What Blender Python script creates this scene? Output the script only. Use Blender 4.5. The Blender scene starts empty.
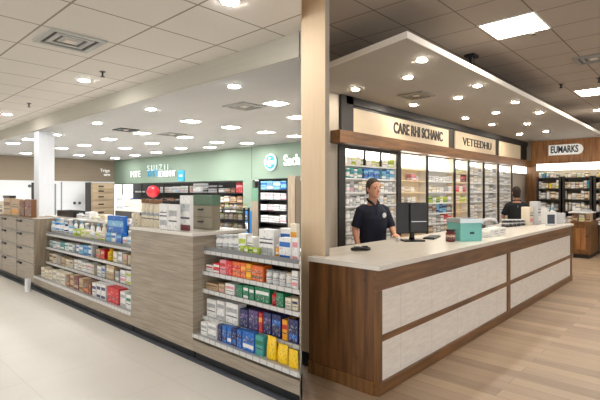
import bpy, bmesh, math, random
from mathutils import Vector, Matrix
random.seed(7)
SC = bpy.context.scene
COL = SC.collection

# ------------------------------------------------------------------ camera and pixel helpers
F = 450.0; HZ = 192.0; CZ = 1.62; AZ = math.radians(42.9)
FW = (math.cos(AZ), math.sin(AZ)); RT = (math.sin(AZ), -math.cos(AZ))
def ray(x, y):
    l = (x - 300) / F
    return (FW[0] + RT[0]*l, FW[1] + RT[1]*l, (HZ - y) / F)
def at(x, y, X=None, Y=None, Z=None):
    d = ray(x, y)
    t = X/d[0] if X is not None else (Y/d[1] if Y is not None else (Z-CZ)/d[2])
    return Vector((d[0]*t, d[1]*t, CZ + d[2]*t))
def zat(X, Y, y):                       # height of a point over (X, Y) seen at row y
    return CZ + (HZ - y) * (X*FW[0] + Y*FW[1]) / F
def Yr(px, X):
    d = ray(px, 0); return X*d[1]/d[0]
def Xr(px, Y):
    d = ray(px, 0); return Y*d[0]/d[1]

cam = bpy.data.cameras.new('camera'); camo = bpy.data.objects.new('camera', cam); COL.objects.link(camo)
camo.location = (0, 0, CZ); camo.rotation_euler = (math.pi/2, 0, AZ - math.pi/2)
cam.sensor_width = 36; cam.lens = 36*F/600; cam.shift_y = -(200-HZ)/600; cam.clip_start = .05
SC.camera = camo

# ------------------------------------------------------------------ materials
def lin(c):
    return tuple(((v/255)/12.92 if v/255 <= .04045 else ((v/255+.055)/1.055)**2.4) for v in c) + (1,)
MATS = {}
def mat(key, rgb=(200,200,200), rough=.5, metal=0, emit=0, build=None, spec=None):
    if key in MATS: return MATS[key]
    m = bpy.data.materials.new(key); m.use_nodes = True
    nt = m.node_tree; b = nt.nodes['Principled BSDF']
    b.inputs['Base Color'].default_value = lin(rgb)
    b.inputs['Roughness'].default_value = rough; b.inputs['Metallic'].default_value = metal
    if spec is not None: b.inputs['Specular IOR Level'].default_value = spec
    if emit:
        b.inputs['Emission Color'].default_value = lin(rgb); b.inputs['Emission Strength'].default_value = emit
    if build: build(nt, b)
    else:                                # slight procedural mottling on every plain surface
        n = nt.nodes.new('ShaderNodeTexNoise'); n.inputs['Scale'].default_value = 9
        mx = nt.nodes.new('ShaderNodeMix'); mx.data_type = 'RGBA'
        c = lin(rgb); mx.inputs[6].default_value = c; mx.inputs[7].default_value = tuple(v*.88 for v in c[:3])+(1,)
        nt.links.new(n.outputs[0], mx.inputs[0]); nt.links.new(mx.outputs[2], b.inputs['Base Color'])
    MATS[key] = m; return m
def N(nt, t, **kw):
    n = nt.nodes.new(t)
    for k, v in kw.items():
        if hasattr(n, k): setattr(n, k, v)
        else: n.inputs[k].default_value = v
    return n
def math_(nt, op, a, b=None):
    n = nt.nodes.new('ShaderNodeMath'); n.operation = op
    for i, v in enumerate((a, b)):
        if v is None: continue
        if isinstance(v, (int, float)): n.inputs[i].default_value = v
        else: nt.links.new(v, n.inputs[i])
    return n.outputs[0]
def mix_(nt, f, a, b):
    n = nt.nodes.new('ShaderNodeMix'); n.data_type = 'RGBA'
    for i, v in ((0, f), (6, a), (7, b)):
        if isinstance(v, (int, float, tuple)): n.inputs[i].default_value = v
        else: nt.links.new(v, n.inputs[i])
    return n.outputs[2]
def coords(nt, kind='Object'):
    tc = nt.nodes.new('ShaderNodeTexCoord'); s = nt.nodes.new('ShaderNodeSeparateXYZ')
    nt.links.new(tc.outputs[kind], s.inputs[0]); return tc.outputs[kind], s.outputs
def scaled_noise(nt, vec, scale3, scale=1, detail=4):
    mp = nt.nodes.new('ShaderNodeMapping'); mp.inputs['Scale'].default_value = scale3
    nt.links.new(vec, mp.inputs[0])
    n = nt.nodes.new('ShaderNodeTexNoise'); n.inputs['Scale'].default_value = scale; n.inputs['Detail'].default_value = detail
    nt.links.new(mp.outputs[0], n.inputs['Vector']); return n.outputs[0]
def ramp(nt, f, stops, interp='LINEAR'):
    r = nt.nodes.new('ShaderNodeValToRGB'); r.color_ramp.interpolation = interp
    el = r.color_ramp.elements
    while len(el) < len(stops): el.new(.5)
    for e, (p, c) in zip(el, stops): e.position = p; e.color = c
    nt.links.new(f, r.inputs[0]); return r.outputs[0]
def grid_lines(nt, s, sx, sy, ox, oy, w):
    def ln(v, sp, o):
        f = math_(nt, 'FRACT', math_(nt, 'DIVIDE', math_(nt, 'SUBTRACT', v, o), sp))
        d = math_(nt, 'MINIMUM', f, math_(nt, 'SUBTRACT', 1.0, f))
        return math_(nt, 'LESS_THAN', math_(nt, 'MULTIPLY', d, sp), w)
    return math_(nt, 'MAXIMUM', ln(s[0], sx, ox), ln(s[1], sy, oy))
def tiles(rgb, line, sx, sy, ox, oy, w, var=.93, nscale=1.2):
    def bld(nt, b):
        v, s = coords(nt)
        g = grid_lines(nt, s, sx, sy, ox, oy, w)
        n = scaled_noise(nt, v, (1,1,1), nscale, 6)
        c = lin(rgb)
        base = mix_(nt, n, c, tuple(x*var for x in c[:3])+(1,))
        nt.links.new(mix_(nt, g, base, lin(line)), b.inputs['Base Color'])
    return bld
def wood(dark, light, sc3, scale=3, plank=None, knots=False, gap=.4):
    def bld(nt, b):
        v, s = coords(nt)
        n = scaled_noise(nt, v, sc3, scale, 6)
        c = ramp(nt, n, [(.3, lin(dark)), (.7, lin(light))])
        if knots:
            vo = nt.nodes.new('ShaderNodeTexVoronoi'); vo.inputs['Scale'].default_value = 4.2
            nt.links.new(v, vo.inputs['Vector'])
            k = math_(nt, 'LESS_THAN', vo.outputs['Distance'], .06)
            c = mix_(nt, math_(nt, 'MULTIPLY', k, .55), c, lin((60,34,18)))
        if plank:
            ax, sp = plank
            f = math_(nt, 'FRACT', math_(nt, 'DIVIDE', s[ax], sp))
            c = mix_(nt, math_(nt, 'MULTIPLY', math_(nt, 'LESS_THAN', f, .03), gap), c, lin((40,22,12)))
        nt.links.new(c, b.inputs['Base Color'])
    return bld
def plank_floor(nt, b):
    v, s = coords(nt)
    mp = nt.nodes.new('ShaderNodeMapping'); mp.inputs['Rotation'].default_value = (0, 0, math.pi/2)
    nt.links.new(v, mp.inputs[0])
    br = N(nt, 'ShaderNodeTexBrick'); br.inputs['Scale'].default_value = 1
    br.inputs['Brick Width'].default_value = 1.3; br.inputs['Row Height'].default_value = .16
    br.inputs['Mortar Size'].default_value = .003; br.inputs['Color1'].default_value = lin((180,156,130))
    br.inputs['Color2'].default_value = lin((132,108,86)); br.inputs['Mortar'].default_value = lin((104,84,66))
    nt.links.new(mp.outputs[0], br.inputs['Vector'])
    n = scaled_noise(nt, v, (14, 1.6, 1), 1.3, 6)
    c = mix_(nt, math_(nt, 'MULTIPLY', n, .55), br.outputs['Color'], lin((196,174,148)))
    nt.links.new(c, b.inputs['Base Color'])
def printed(base, accent, dark=(70,74,84), style=0):
    key = f'print_{base}_{accent}_{style}'
    def bld(nt, b):
        v, s = coords(nt, 'Generated')
        A, B, D = lin(base), lin(accent), lin(dark)
        st = [[(0, A), (.12, B), (.34, A), (.5, D), (.56, A), (.66, D), (.7, A)],
              [(0, B), (.2, A), (.62, B), (.86, A)],
              [(0, A), (.3, D), (.36, A), (.55, B), (.8, A)],
              [(0, B), (.45, A), (.55, B), (.8, B)]][style % 4]
        c = ramp(nt, s[2], st, 'CONSTANT')
        n = scaled_noise(nt, v, (14, 14, 5), 1, 1)
        k = math_(nt, 'MULTIPLY', math_(nt, 'GREATER_THAN', n, .6), .45)
        nt.links.new(mix_(nt, k, c, D if sum(base) > 380 else lin((235,235,235))), b.inputs['Base Color'])
    return mat(key, base, .35, build=bld)

M = {}
M['ceil_left'] = mat('ceiling_tile_left', rough=.9, build=tiles((215,209,200), (140,132,120), .765, .765, 1.5, 3.32, .010))
M['ceil_low'] = mat('ceiling_white', (180,179,177), .9)
M['ceil_right'] = mat('ceiling_tile_right', rough=.9, build=tiles((170,160,150), (104,94,84), .6, .6, 5.13, 1.41, .007))
M['floor_left'] = mat('floor_tile', rough=.42, build=tiles((243,239,231), (228,223,214), .92, .92, 1.27, 3.6, .004, .92, 2.2))
M['floor_right'] = mat('floor_plank', rough=.38, build=plank_floor)
M['beam'] = mat('soffit_green_grey', (178,173,160), .8)
M['green'] = mat('sage_green_paint', (126,144,128), .7)
M['tan'] = mat('taupe_paint', (142,128,110), .8)
M['white'] = mat('white_paint', (232,234,236), .5)
M['beige'] = mat('beige_paint', (220,196,164), .75)
M['greywall'] = mat('grey_wall_paint', (172,162,148), .8)
M['lam'] = mat('taupe_laminate', rough=.45, build=wood((140,128,112), (172,160,143), (2, 1.2, 26), 2.2))
M['lam_v'] = mat('taupe_laminate_vertical', rough=.45, build=wood((124,110,92), (152,138,118), (14, 14, 1.5), 2))
M['lam_dark'] = mat('dark_laminate', (92,76,60), .5)
M['black'] = mat('black_plastic', (18,19,22), .4)
M['dark'] = mat('dark_frame', (30,27,25), .5)
M['kick'] = mat('black_kick', (22,24,28), .4)
M['metal'] = mat('shelf_grey_metal', (196,198,200), .4, .15)
M['rail'] = mat('price_rail', rough=.35, build=tiles((214,214,212), (170,172,174), 9, .09, 0, 0, .006))
M['stone'] = mat('white_worktop', (228,223,214), .25)
M['wood'] = mat('walnut_wood', rough=.42, build=wood((86,56,27), (132,91,48), (16, 16, 1.6), 1.6))
M['woodk'] = mat('walnut_planks', rough=.42, build=wood((78,49,23), (120,80,41), (16, 16, 1.4), 1.5, (1, .19), True))
M['woodh'] = mat('walnut_rail', rough=.42, build=wood((88,58,29), (130,89,48), (1.4, 16, 16), 1.6))
M['fascia'] = mat('fascia_wood', rough=.45, build=wood((122,78,40), (170,118,68), (4, 9, .8), 2.4, (1, .14)))
M['marble'] = mat('pale_panel', rough=.3, build=wood((222,216,207), (236,231,223), (3, 2.2, 14), 2.6, (0, .57), False, .1))
M['chrome'] = mat('brushed_metal', (190,190,192), .3, .9)
M['cream'] = mat('cream_sign_panel', (216,198,168), .5, emit=.03)
M['inner'] = mat('cabinet_interior_glow', (214,208,196), .6, emit=.12)  # faint emission added to brighten the bay interiors
M['inner_dark'] = mat('dark_interior', (52,50,48), .6)
M['inner_beige'] = mat('beige_interior_glow', (222,202,168), .6, emit=.1)  # beige bays get the same added glow
M['glow'] = mat('strip_light', (255,250,240), .5, emit=5)
M['lamp_cool'] = mat('lamp_cool', (254,252,250), .5, emit=125)
M['lamp_cool_small'] = mat('lamp_cool_small', (254,252,250), .5, emit=330)
M['lamp_warm'] = mat('lamp_warm', (255,243,226), .5, emit=310)
M['troffer'] = mat('lamp_panel_warm', (255,244,226), .5, emit=40)
M['ring'] = mat('lamp_ring', (238,238,236), .4)
M['letter_white'] = mat('letter_white', (250,250,248), .4, emit=.5)
M['letter_black'] = mat('letter_black', (32,26,20), .5)
M['blue'] = mat('sign_blue', (36,150,200), .4, emit=.15)
M['navy'] = mat('navy_cloth', (14,22,44), .85)
M['blackcloth'] = mat('black_cloth', (15,20,26), .85)
M['trouser'] = mat('charcoal_cloth', (36,36,40), .85)
M['skin'] = mat('skin', (210,156,130), .55)
M['hair_grey'] = mat('hair_salt_and_pepper', (74,64,56), .8)
M['hair_brown'] = mat('hair_dark_brown', (36,24,19), .8)
M['eye'] = mat('eye_dark', (28,22,20), .3)
M['lip'] = mat('lip', (158,96,84), .5)
M['glass'] = mat('clear_acrylic', (224,232,236), .1)

# ------------------------------------------------------------------ mesh helpers
def bm_(): return bmesh.new()
def prism(bm, pts, z0, z1):
    lo = [bm.verts.new((p[0], p[1], z0)) for p in pts]; hi = [bm.verts.new((p[0], p[1], z1)) for p in pts]
    n = len(pts)
    a = sum(pts[i][0]*pts[(i+1) % n][1]-pts[(i+1) % n][0]*pts[i][1] for i in range(n))
    if a < 0: lo.reverse(); hi.reverse()
    bm.faces.new(hi); bm.faces.new(lo[::-1])
    for i in range(n): bm.faces.new((lo[i], lo[(i+1) % n], hi[(i+1) % n], hi[i]))
    return bm
def box(bm, x0, x1, y0, y1, z0, z1, bev=0):
    t = bmesh.new() if bev else bm
    prism(t, [(x0,y0),(x1,y0),(x1,y1),(x0,y1)], z0, z1)
    if bev:
        bmesh.ops.bevel(t, geom=list(t.edges), offset=bev, segments=2, affect='EDGES', profile=.6)
        me = bpy.data.meshes.new('tmp'); t.to_mesh(me); t.free(); bm.from_mesh(me); bpy.data.meshes.remove(me)
    return bm
def lathe(bm, prof, c=(0,0,0), seg=16):
    rings = []
    for r, z in prof:
        if r < 1e-5: rings.append([bm.verts.new((c[0], c[1], c[2]+z))])
        else: rings.append([bm.verts.new((c[0]+r*math.cos(2*math.pi*k/seg), c[1]+r*math.sin(2*math.pi*k/seg), c[2]+z)) for k in range(seg)])
    for a, b in zip(rings, rings[1:]):
        for k in range(seg):
            k2 = (k+1) % seg
            if len(a) == 1 and len(b) == 1: continue
            if len(a) == 1: bm.faces.new((a[0], b[k2], b[k]))
            elif len(b) == 1: bm.faces.new((a[k], a[k2], b[0]))
            else: bm.faces.new((a[k], a[k2], b[k2], b[k]))
    for rg, fl in ((rings[0], True), (rings[-1], False)):
        if len(rg) > 1: bm.faces.new(rg[::-1] if fl else rg)
    return bm
def loft(bm, rings, seg=16):
    """rings: (center, axis_u*ru, axis_v*rv) ellipses joined into one closed tube"""
    rs = []
    for c, u, v in rings:
        c, u, v = Vector(c), Vector(u), Vector(v)
        rs.append([bm.verts.new(c + u*math.cos(2*math.pi*k/seg) + v*math.sin(2*math.pi*k/seg)) for k in range(seg)])
    fs = []
    for a, b in zip(rs, rs[1:]):
        for k in range(seg):
            k2 = (k+1) % seg; fs.append(bm.faces.new((a[k], a[k2], b[k2], b[k])))
    fs.append(bm.faces.new(rs[0][::-1])); fs.append(bm.faces.new(rs[-1]))
    bmesh.ops.recalc_face_normals(bm, faces=fs)
    return bm
def tube(bm, pts, rad, seg=10):
    pts = [Vector(p) for p in pts]; rings = []
    if isinstance(rad, (int, float)): rad = [rad]*len(pts)
    ref = None
    for i, p in enumerate(pts):
        d = (pts[min(i+1, len(pts)-1)] - pts[max(i-1, 0)]).normalized()
        if ref is None: ref = d.orthogonal().normalized()
        u = (ref - d*ref.dot(d)).normalized(); ref = u; v = d.cross(u)
        rings.append((p, u*rad[i], v*rad[i]))
    return loft(bm, rings, seg)
ORG = {}
def obj(name, bm, m, parent=None, local=False, smooth=False):
    """links the bmesh as ONE mesh object; top-level meshes get their origin at the base centre"""
    if parent is not None:
        o0 = Vector((0,0,0)) if local else ORG[parent.name]
    elif local: o0 = Vector((0,0,0))
    else:
        xs = [v.co for v in bm.verts]
        o0 = Vector(((min(c.x for c in xs)+max(c.x for c in xs))/2, (min(c.y for c in xs)+max(c.y for c in xs))/2, min(c.z for c in xs)))
    if o0.length: bmesh.ops.translate(bm, verts=list(bm.verts), vec=-o0)
    me = bpy.data.meshes.new(name); bm.to_mesh(me); bm.free()
    if m: me.materials.append(m)
    if smooth:
        for p in me.polygons: p.use_smooth = True
    o = bpy.data.objects.new(name, me); COL.objects.link(o)
    if parent is not None: o.parent = parent; ORG[o.name] = o0
    else: o.location = o0; ORG[o.name] = o0
    return o
def struct(name, bm, m, parent=None):
    me = bpy.data.meshes.new(name); bm.to_mesh(me); bm.free(); me.materials.append(m)
    o = bpy.data.objects.new(name, me); COL.objects.link(o)
    ORG[o.name] = Vector((0,0,0))
    if parent: o.parent = parent
    else: o['kind'] = 'structure'
    return o
def tag(o, label, cat, group=None):
    o['label'] = label; o['category'] = cat
    if group: o['group'] = group
    return o
def thing(name, label, cat, loc, rz=0, group=None):
    o = bpy.data.objects.new(name, None); COL.objects.link(o); o.empty_display_size = .1
    o.location = loc; o.rotation_euler = (0, 0, rz); ORG[o.name] = Vector(loc)
    return tag(o, label, cat, group)
def text(name, s, m, parent, loc, size, facing, extrude=.004, width=None, bold=.0, spacing=1.0):
    """raised lettering; facing 'x' reads from -X, 'y' reads from -Y; loc = centre of the line in the world"""
    cu = bpy.data.curves.new(name, 'FONT'); cu.body = s; cu.size = size; cu.extrude = extrude
    cu.align_x = 'CENTER'; cu.align_y = 'CENTER'; cu.offset = bold; cu.space_character = spacing
    cu.materials.append(m)
    o = bpy.data.objects.new(name, cu); COL.objects.link(o)
    o.rotation_euler = (math.pi/2, 0, -math.pi/2 if facing == 'x' else 0)
    o.location = Vector(loc) - (ORG[parent.name] if parent else Vector((0,0,0)))
    if parent: o.parent = parent
    if width:
        bpy.context.view_layer.update()
        if o.dimensions.x > 0: o.scale.x = width/o.dimensions.x
    bpy.context.view_layer.update()
    me = bpy.data.meshes.new_from_object(o.evaluated_get(bpy.context.evaluated_depsgraph_get()))
    q = bpy.data.objects.new(name, me); COL.objects.link(q); q.matrix_basis = o.matrix_basis.copy(); q.parent = parent
    bpy.data.objects.remove(o); bpy.data.curves.remove(cu); q.name = name
    return q

ORD = ['first','second','third','fourth','fifth','sixth','seventh','eighth','ninth','tenth','eleventh','twelfth','thirteenth',
       'fourteenth','fifteenth','sixteenth','seventeenth','eighteenth','nineteenth','twentieth','twenty-first','twenty-second',
       'twenty-third','twenty-fourth','twenty-fifth','twenty-sixth','twenty-seventh','twenty-eighth','twenty-ninth','thirtieth']

# ------------------------------------------------------------------ colours of goods
PC = dict(white=(236,236,234), cream=(232,222,200), tan=(196,170,134), brown=(128,86,54), grey=(172,174,176), red=(206,34,40), pink=(228,150,160),
          orange=(226,104,30), amber=(240,166,36), yellow=(250,206,20), lime=(186,208,70), green=(20,124,84), teal=(70,160,158), sky=(120,180,214),
          blue=(24,104,190), navy=(34,40,98), purple=(86,66,120), black=(34,34,38), maroon=(112,40,44), silver=(200,204,208))
def cmat(c, rough=.4): return mat('pack_'+c, PC[c], rough)

def carton(label, group, x, y, z, w, d, h, col, acc, face, style=0, detail=True, cat='carton', name='carton', ang=0):
    z += .0012
    """box standing at (x, y, z) = centre of its front edge; face 'x' fronts -X, 'y' fronts -Y"""
    b = bm_(); box(b, -w/2, w/2, 0, d, 0, h, bev=min(.004, w*.08))
    o = obj(name, b, cmat(col) if detail else printed(PC[col], PC[acc], style=style), local=True)
    o.location = (x, y, z); o.rotation_euler = (0, 0, (-math.pi/2 if face == 'x' else 0)+ang)
    tag(o, label, cat, group); ORG[o.name] = Vector((x, y, z))
    if detail:
        b = bm_(); box(b, -w*.44, w*.44, -.0012, .0008, h*.06, h*.94)
        p = obj('printed_label', b, printed(PC[col], PC[acc], style=style), o, local=True)
    return o
def bottle(label, group, x, y, z, w, h, col, cap, acc, face, detail=True, cat='bottle', name='bottle', neck=.45):
    z += .0012
    r = w/2
    b = bm_(); lathe(b, [(r*.92, 0), (r, .006), (r, h*.70), (r*.8, h*.77), (r*neck, h*.82), (r*neck, h*.86)], seg=14)
    cy = r
    o = obj(name, b, cmat(col), local=True, smooth=True)
    o.location = (x + (cy if face == 'x' else 0), y + (cy if face == 'y' else 0), z)
    tag(o, label, cat, group)
    b = bm_(); lathe(b, [(r*neck*1.25, h*.85), (r*neck*1.25, h*.985), (r*neck*1.1, h)], seg=14); obj('cap', b, cmat(cap), o, local=True, smooth=True)
    if detail:
        b = bm_(); lathe(b, [(r*1.015, h*.14), (r*1.015, h*.62)], seg=14); obj('printed_label', b, printed(PC[col], PC[acc], style=2), o, local=True, smooth=True)
    return o
def pouch(label, group, x, y, z, w, d, h, col, acc, face, cat='pouch', name='pouch'):
    z += .0012
    b = bm_(); rings = []
    for f, s, t in ((0, .96, .8), (.06, 1, 1), (.3, 1.0, 1.05), (.6, .97, .9), (.82, .93, .55), (.93, .9, .2), (1, .88, .1)):
        rings.append(((0, d/2, h*f), (w/2*s, 0, 0), (0, d/2*t, 0)))
    loft(b, rings, 18)
    o = obj(name, b, printed(PC[col], PC[acc], style=3), local=True, smooth=True)
    o.location = (x, y, z); o.rotation_euler = (0, 0, -math.pi/2 if face == 'x' else 0); tag(o, label, cat, group)
    b = bm_(); box(b, -w/2*.88, w/2*.88, d/2-.003, d/2+.003, h*.97, h*1.04); obj('top_seal', b, cmat(col), o, local=True)
    return o

def stock(spec, plane, X, Z, where, group, anchor, dep=.11, detail=True, cname='carton', lim=None, zmax=None):
    """spec: (px0, px1, ytop, kind, colour, accent); rows run along Y on shelves facing -X ('x') or along X on shelves facing -Y ('y')"""
    for i, (p0, p1, yt, kind, c, a) in enumerate(spec):
        if plane == 'x':
            u0, u1 = Yr(p1, X), Yr(p0, X); cx, cy = X, (u0+u1)/2; h = zat(X, cy, yt) - Z
        else:
            u0, u1 = Xr(p0, X), Xr(p1, X); cx, cy = (u0+u1)/2, X; h = zat(cx, X, yt) - Z
        if lim: u0, u1 = max(u0, lim[0]), min(u1, lim[1]); cx, cy = ((cx, (u0+u1)/2) if plane == 'x' else ((u0+u1)/2, cy))
        dp = dep
        if plane == 'x' and X < 3.1:
            dp = min(dep, max(.022, u0*X/yl(X) - X - .012)); u0 = max(u0, yl(X+dp)+.012); cy = (u0+u1)/2
        w = (u1-u0)*.95; h = max(h, .03)
        if w < .015: continue
        if zmax: h = min(h, zmax-Z-.006)
        nm = {'c': 'box' if cname.endswith('box') else cname, 'b': 'bottle', 'p': 'pouch', 'j': 'jar', 't': 'bottle'}[kind]
        cn = {'sky': 'pale-blue'}; c_, a_ = cn.get(c, c), cn.get(a, a)
        desc = f'{c_} {nm}' if c == a else f'{c_} and {a_} {nm}'
        lab = f'{desc}, {ORD[i]} from {anchor} on {where}'
        st = (i*7 + int(p0)) % 3
        if kind == 'c': carton(lab, group, cx, cy, Z, w, dp, h, c, a, plane, st, detail, cname.replace('_', ' '), cname)
        elif kind in 'bt': bottle(lab, group, cx, cy, Z, min(w, .12, max(dp, .03) if X < 3.1 and plane == 'x' else 9), h, c, a, a, plane, detail, neck=.45 if kind == 'b' else .8)
        elif kind == 'j': bottle(lab, group, cx, cy, Z, min(w, .14), h, c, a, a, plane, detail, 'jar', 'jar', .8)
        elif kind == 'p': pouch(lab, group, cx, cy, Z, w, dp, h, c, a, plane)

#==================================================================== THE SETTING
XB = 3.36                       # face of the ceiling soffit
XG = 9.0                        # green wall
YT = 19.6                       # taupe end wall
L0 = 300.8                      # the partition's line of sight
def yl(X): return Yr(L0, X)
LOWC, UPC, RC, CAN = 3.0, 3.25, 3.5, 3.10
FZ = -.075                      # the tiled floor lies a low step below the plank floor
b = bm_(); prism(b, [(-3, yl(-3)), (XG+.4, yl(XG+.4)), (XG+.4, YT+.3), (-7, YT+.3), (-7, yl(-3))], FZ-.06, FZ); struct('floor', b, M['floor_left'])
b = bm_(); prism(b, [(-3, yl(-3)), (XG+.4, yl(XG+.4)), (15, 9), (15, -7), (-3, -7)], -.06, 0); struct('floor_2', b, M['floor_right'])
b = bm_(); prism(b, [(-3, yl(-3)), (3.1, yl(3.1)), (3.1, yl(3.1)-.012), (-3, yl(-3)-.012)], FZ-.05, 0); struct('trim_10', b, M['beige'])
b = bm_(); prism(b, [(2.56, yl(2.56)+.003), (2.70, yl(2.70)+.003), (2.70, 16), (2.56, 16)], FZ, FZ+.003); struct('floor_shade_strip', b, mat('floor_shade_grey', (104,110,120), .5))  # bluish-grey strip paints the shade and reflection at the shelving's foot
b = bm_(); prism(b, [(-3, yl(-3)), (XB, yl(XB)), (XB, YT), (-7, YT), (-7, yl(-3))], UPC, UPC+.05); struct('ceiling', b, M['ceil_left'])
b = bm_(); prism(b, [(XB+.002, yl(XB)), (XG, yl(XG)), (XG, YT), (XB+.002, YT)], LOWC, LOWC+.25); struct('ceiling_2', b, M['ceil_low'])
b = bm_(); box(b, XB-.02, XB, yl(XB)+.01, YT, LOWC-.004, UPC); struct('trim_1', b, M['beam'])
b = bm_(); prism(b, [(-3, yl(-3)-.01), (XG, yl(XG)-.01), (15, 9), (15, -7), (-3, -7)], RC, RC+.05); struct('ceiling_3', b, M['ceil_right'])
b = bm_(); prism(b, [(-3, yl(-3)), (XB, yl(XB)), (XB, yl(XB)-.01), (-3, yl(-3)-.01)], UPC, RC); struct('trim_2', b, M['beige'])
# green wall with two openings of shelving under its fascia
yc = Yr(117, XG)
GB = 1.98
b = bm_(); box(b, XG, XG+.1, yl(XG), YT, GB, LOWC)
ya, yb_ = Yr(252.5, XG), Yr(243, XG)
box(b, XG, XG+.1, ya, yb_, FZ, GB); box(b, XG+.9, XG+1.0, yl(XG), YT, FZ, GB)
struct('wall_green', b, M['green'])
b = bm_(); box(b, XG-.003, XG+.3, yb_, YT, GB-.03, GB); struct('fascia_shade_strip', b, M['dark'])  # dark strip added to stand in for shade under the fascia
b = bm_(); box(b, XG-.004, XG+.002, ya+.02, ya+.045, 2.0, LOWC); struct('trim_3', b, mat('seam_dark_green', (84,100,84), .7))
b = bm_(); box(b, -7, XG, YT, YT+.1, 2.07, LOWC); struct('wall_taupe', b, M['tan'])
b = bm_(); box(b, -7, XG, YT+.02, YT+.12, FZ, 2.07); struct('wall_white', b, M['white'])
xd = Xr(33, YT)
b = bm_(); box(b, Xr(31.5, YT), Xr(34.5, YT), YT-.02, YT+.02, FZ, 1.99); struct('door_1', b, M['dark'])
b = bm_(); box(b, Xr(54.5, YT), Xr(56, YT), YT-.01, YT+.02, FZ, 1.95); box(b, Xr(61, YT), Xr(62, YT), YT-.01, YT+.02, FZ, 2.03); struct('trim_4', b, mat('panel_seam', (120,124,130), .6))
# column under the soffit
b = bm_(); box(b, 3.40, 3.73, 11.15, 11.48, FZ, LOWC, bev=.01); struct('column', b, mat('white_column_paint', (226,230,236), .6))
# wall stub and partition between the two sales areas
SX = 3.12; SY = 2.59
b = bm_(); prism(b, [(SX, SY), (SX+.06, SY), (SX+.06, yl(SX+.06)-.005), (SX, yl(SX)-.012)], FZ, RC)
wp = struct('wall_partition', b, M['beige']); wp.data.materials.append(M['greywall'])
for p in wp.data.polygons:
    if abs(p.normal.y+1) < .01: p.material_index = 1
b = bm_(); prism(b, [(SX+.06, yl(SX+.06)), (XG+1, yl(XG+1)), (XG+1, yl(XG+1)-.12), (SX+.06, yl(SX+.06)-.08)], FZ, RC); struct('wall_divider', b, M['greywall'])
b = bm_(); prism(b, [(SX-.012, SY), (SX, SY), (SX, yl(SX)-.012), (SX-.012, yl(SX-.012)-.014)], 0, .125); struct('baseboard_partition', b, M['kick'])
# right area: back wall, end wall, canopy
YB = 4.2; XE = 14.5
b = bm_(); box(b, Xr(336, YB), XE, YB+.2, YB+.3, 0, RC); box(b, Xr(512, YB), XE, YB, YB+.05, 0, 2.4); struct('wall_back', b, M['greywall'])
b = bm_(); box(b, XE, XE+.1, -4, YB+.6, 0, RC); struct('wall_end', b, mat('end_wall_paint', (186,174,154), .8))
b = bm_(); prism(b, [(3.86, 2.19), (XE, 2.22), (XE, YB), (Xr(322, YB), YB), (4.2, 3.55)], CAN, CAN+.055); struct('ceiling_canopy', b, mat('canopy_white', (172,167,160), .7))
b = bm_(); prism(b, [(3.845, 2.175), (XE, 2.205), (XE, 2.22), (3.86, 2.19)], CAN-.004, CAN+.06); prism(b, [(3.845, 2.175), (3.86, 2.19), (4.2, 3.55), (4.185, 3.55)], CAN-.004, CAN+.06); struct('canopy_lit_edge', b, mat('canopy_edge_lit', (244,240,232), .6))  # brighter colour than the underside, painting the canopy edge as lit
b = bm_(); box(b, Xr(345, YB), XE, YB-.03, YB+.0, 2.98, CAN); box(b, Xr(340, YB), Xr(352, YB), YB-.03, YB, 2.5, CAN); box(b, Xr(352, YB), XE, YB, YB+.04, 2.5, CAN)
struct('trim_5', b, M['dark'])
b = bm_(); box(b, Xr(322, YB), Xr(340, YB), YB+.025, YB+.05, 0, RC); struct('wall_return', b, M['greywall'])
b = bm_(); box(b, Xr(340, YB-.16), XE, YB-.16, YB+.02, 2.345, 2.535, bev=.006); struct('trim_6', b, M['woodh'])
b = bm_(); box(b, XE-.12, XE, -4, YB-.16, 2.42, 3.11); struct('trim_7', b, M['fascia'])
b = bm_(); box(b, XE-.14, XE, YB-.36, YB-.02, 0, 2.42, bev=.006); struct('trim_8', b, M['wood'])

#==================================================================== CEILING FITTINGS
def downlight(px, py, Z, r, m, label, group, rm=None):
    c = at(px, py, Z=Z)
    t = thing('ceiling_downlight', label, 'ceiling light', (c.x, c.y, Z))
    t['group'] = group
    b = bm_(); lathe(b, [(r*1.25, -.006), (r*1.25, -.001)], seg=24); obj('trim_ring', b, M['ring'], t, local=True)
    b = bm_(); lathe(b, [(r, -.012), (r, -.004)], seg=24); obj('diffuser', b, m, t, local=True)
def panel_light(px, py, Z, s, m, label, group, sy=None):
    c = at(px, py, Z=Z); sy = sy or s
    t = thing('ceiling_panel_light', label, 'ceiling light', (c.x, c.y, Z)); t['group'] = group
    b = bm_()
    for (x0, x1, y0, y1) in ((-s/2-.02, s/2+.02, -sy/2-.02, -sy/2), (-s/2-.02, s/2+.02, sy/2, sy/2+.02), (-s/2-.02, -s/2, -sy/2, sy/2), (s/2, s/2+.02, -sy/2, sy/2)):
        box(b, x0, x1, y0, y1, -.012, -.001)
    obj('frame', b, M['ring'], t, local=True)
    b = bm_(); box(b, -s/2, s/2, -sy/2, sy/2, -.008, -.001); obj('diffuser', b, m, t, local=True)
g = 'round downlights over the tiled floor'
for p, l in (((84, 80), 'round white downlight in the tile ceiling beside the square air vent'), ((230, 1), 'round white downlight at the top edge of the tile ceiling'),
             ((7, 114), 'round white downlight in the tile ceiling before the white column')):
    downlight(p[0], p[1], UPC, .07, M['lamp_cool_small'], l, g)
for i, p in enumerate(((234, 86), (151, 109), (97, 123), (57, 134.5))):
    downlight(p[0], p[1], LOWC, .072, M['lamp_cool_small'], f'small round downlight just behind the soffit, {ORD[i]} counting away from the partition', g)
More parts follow.
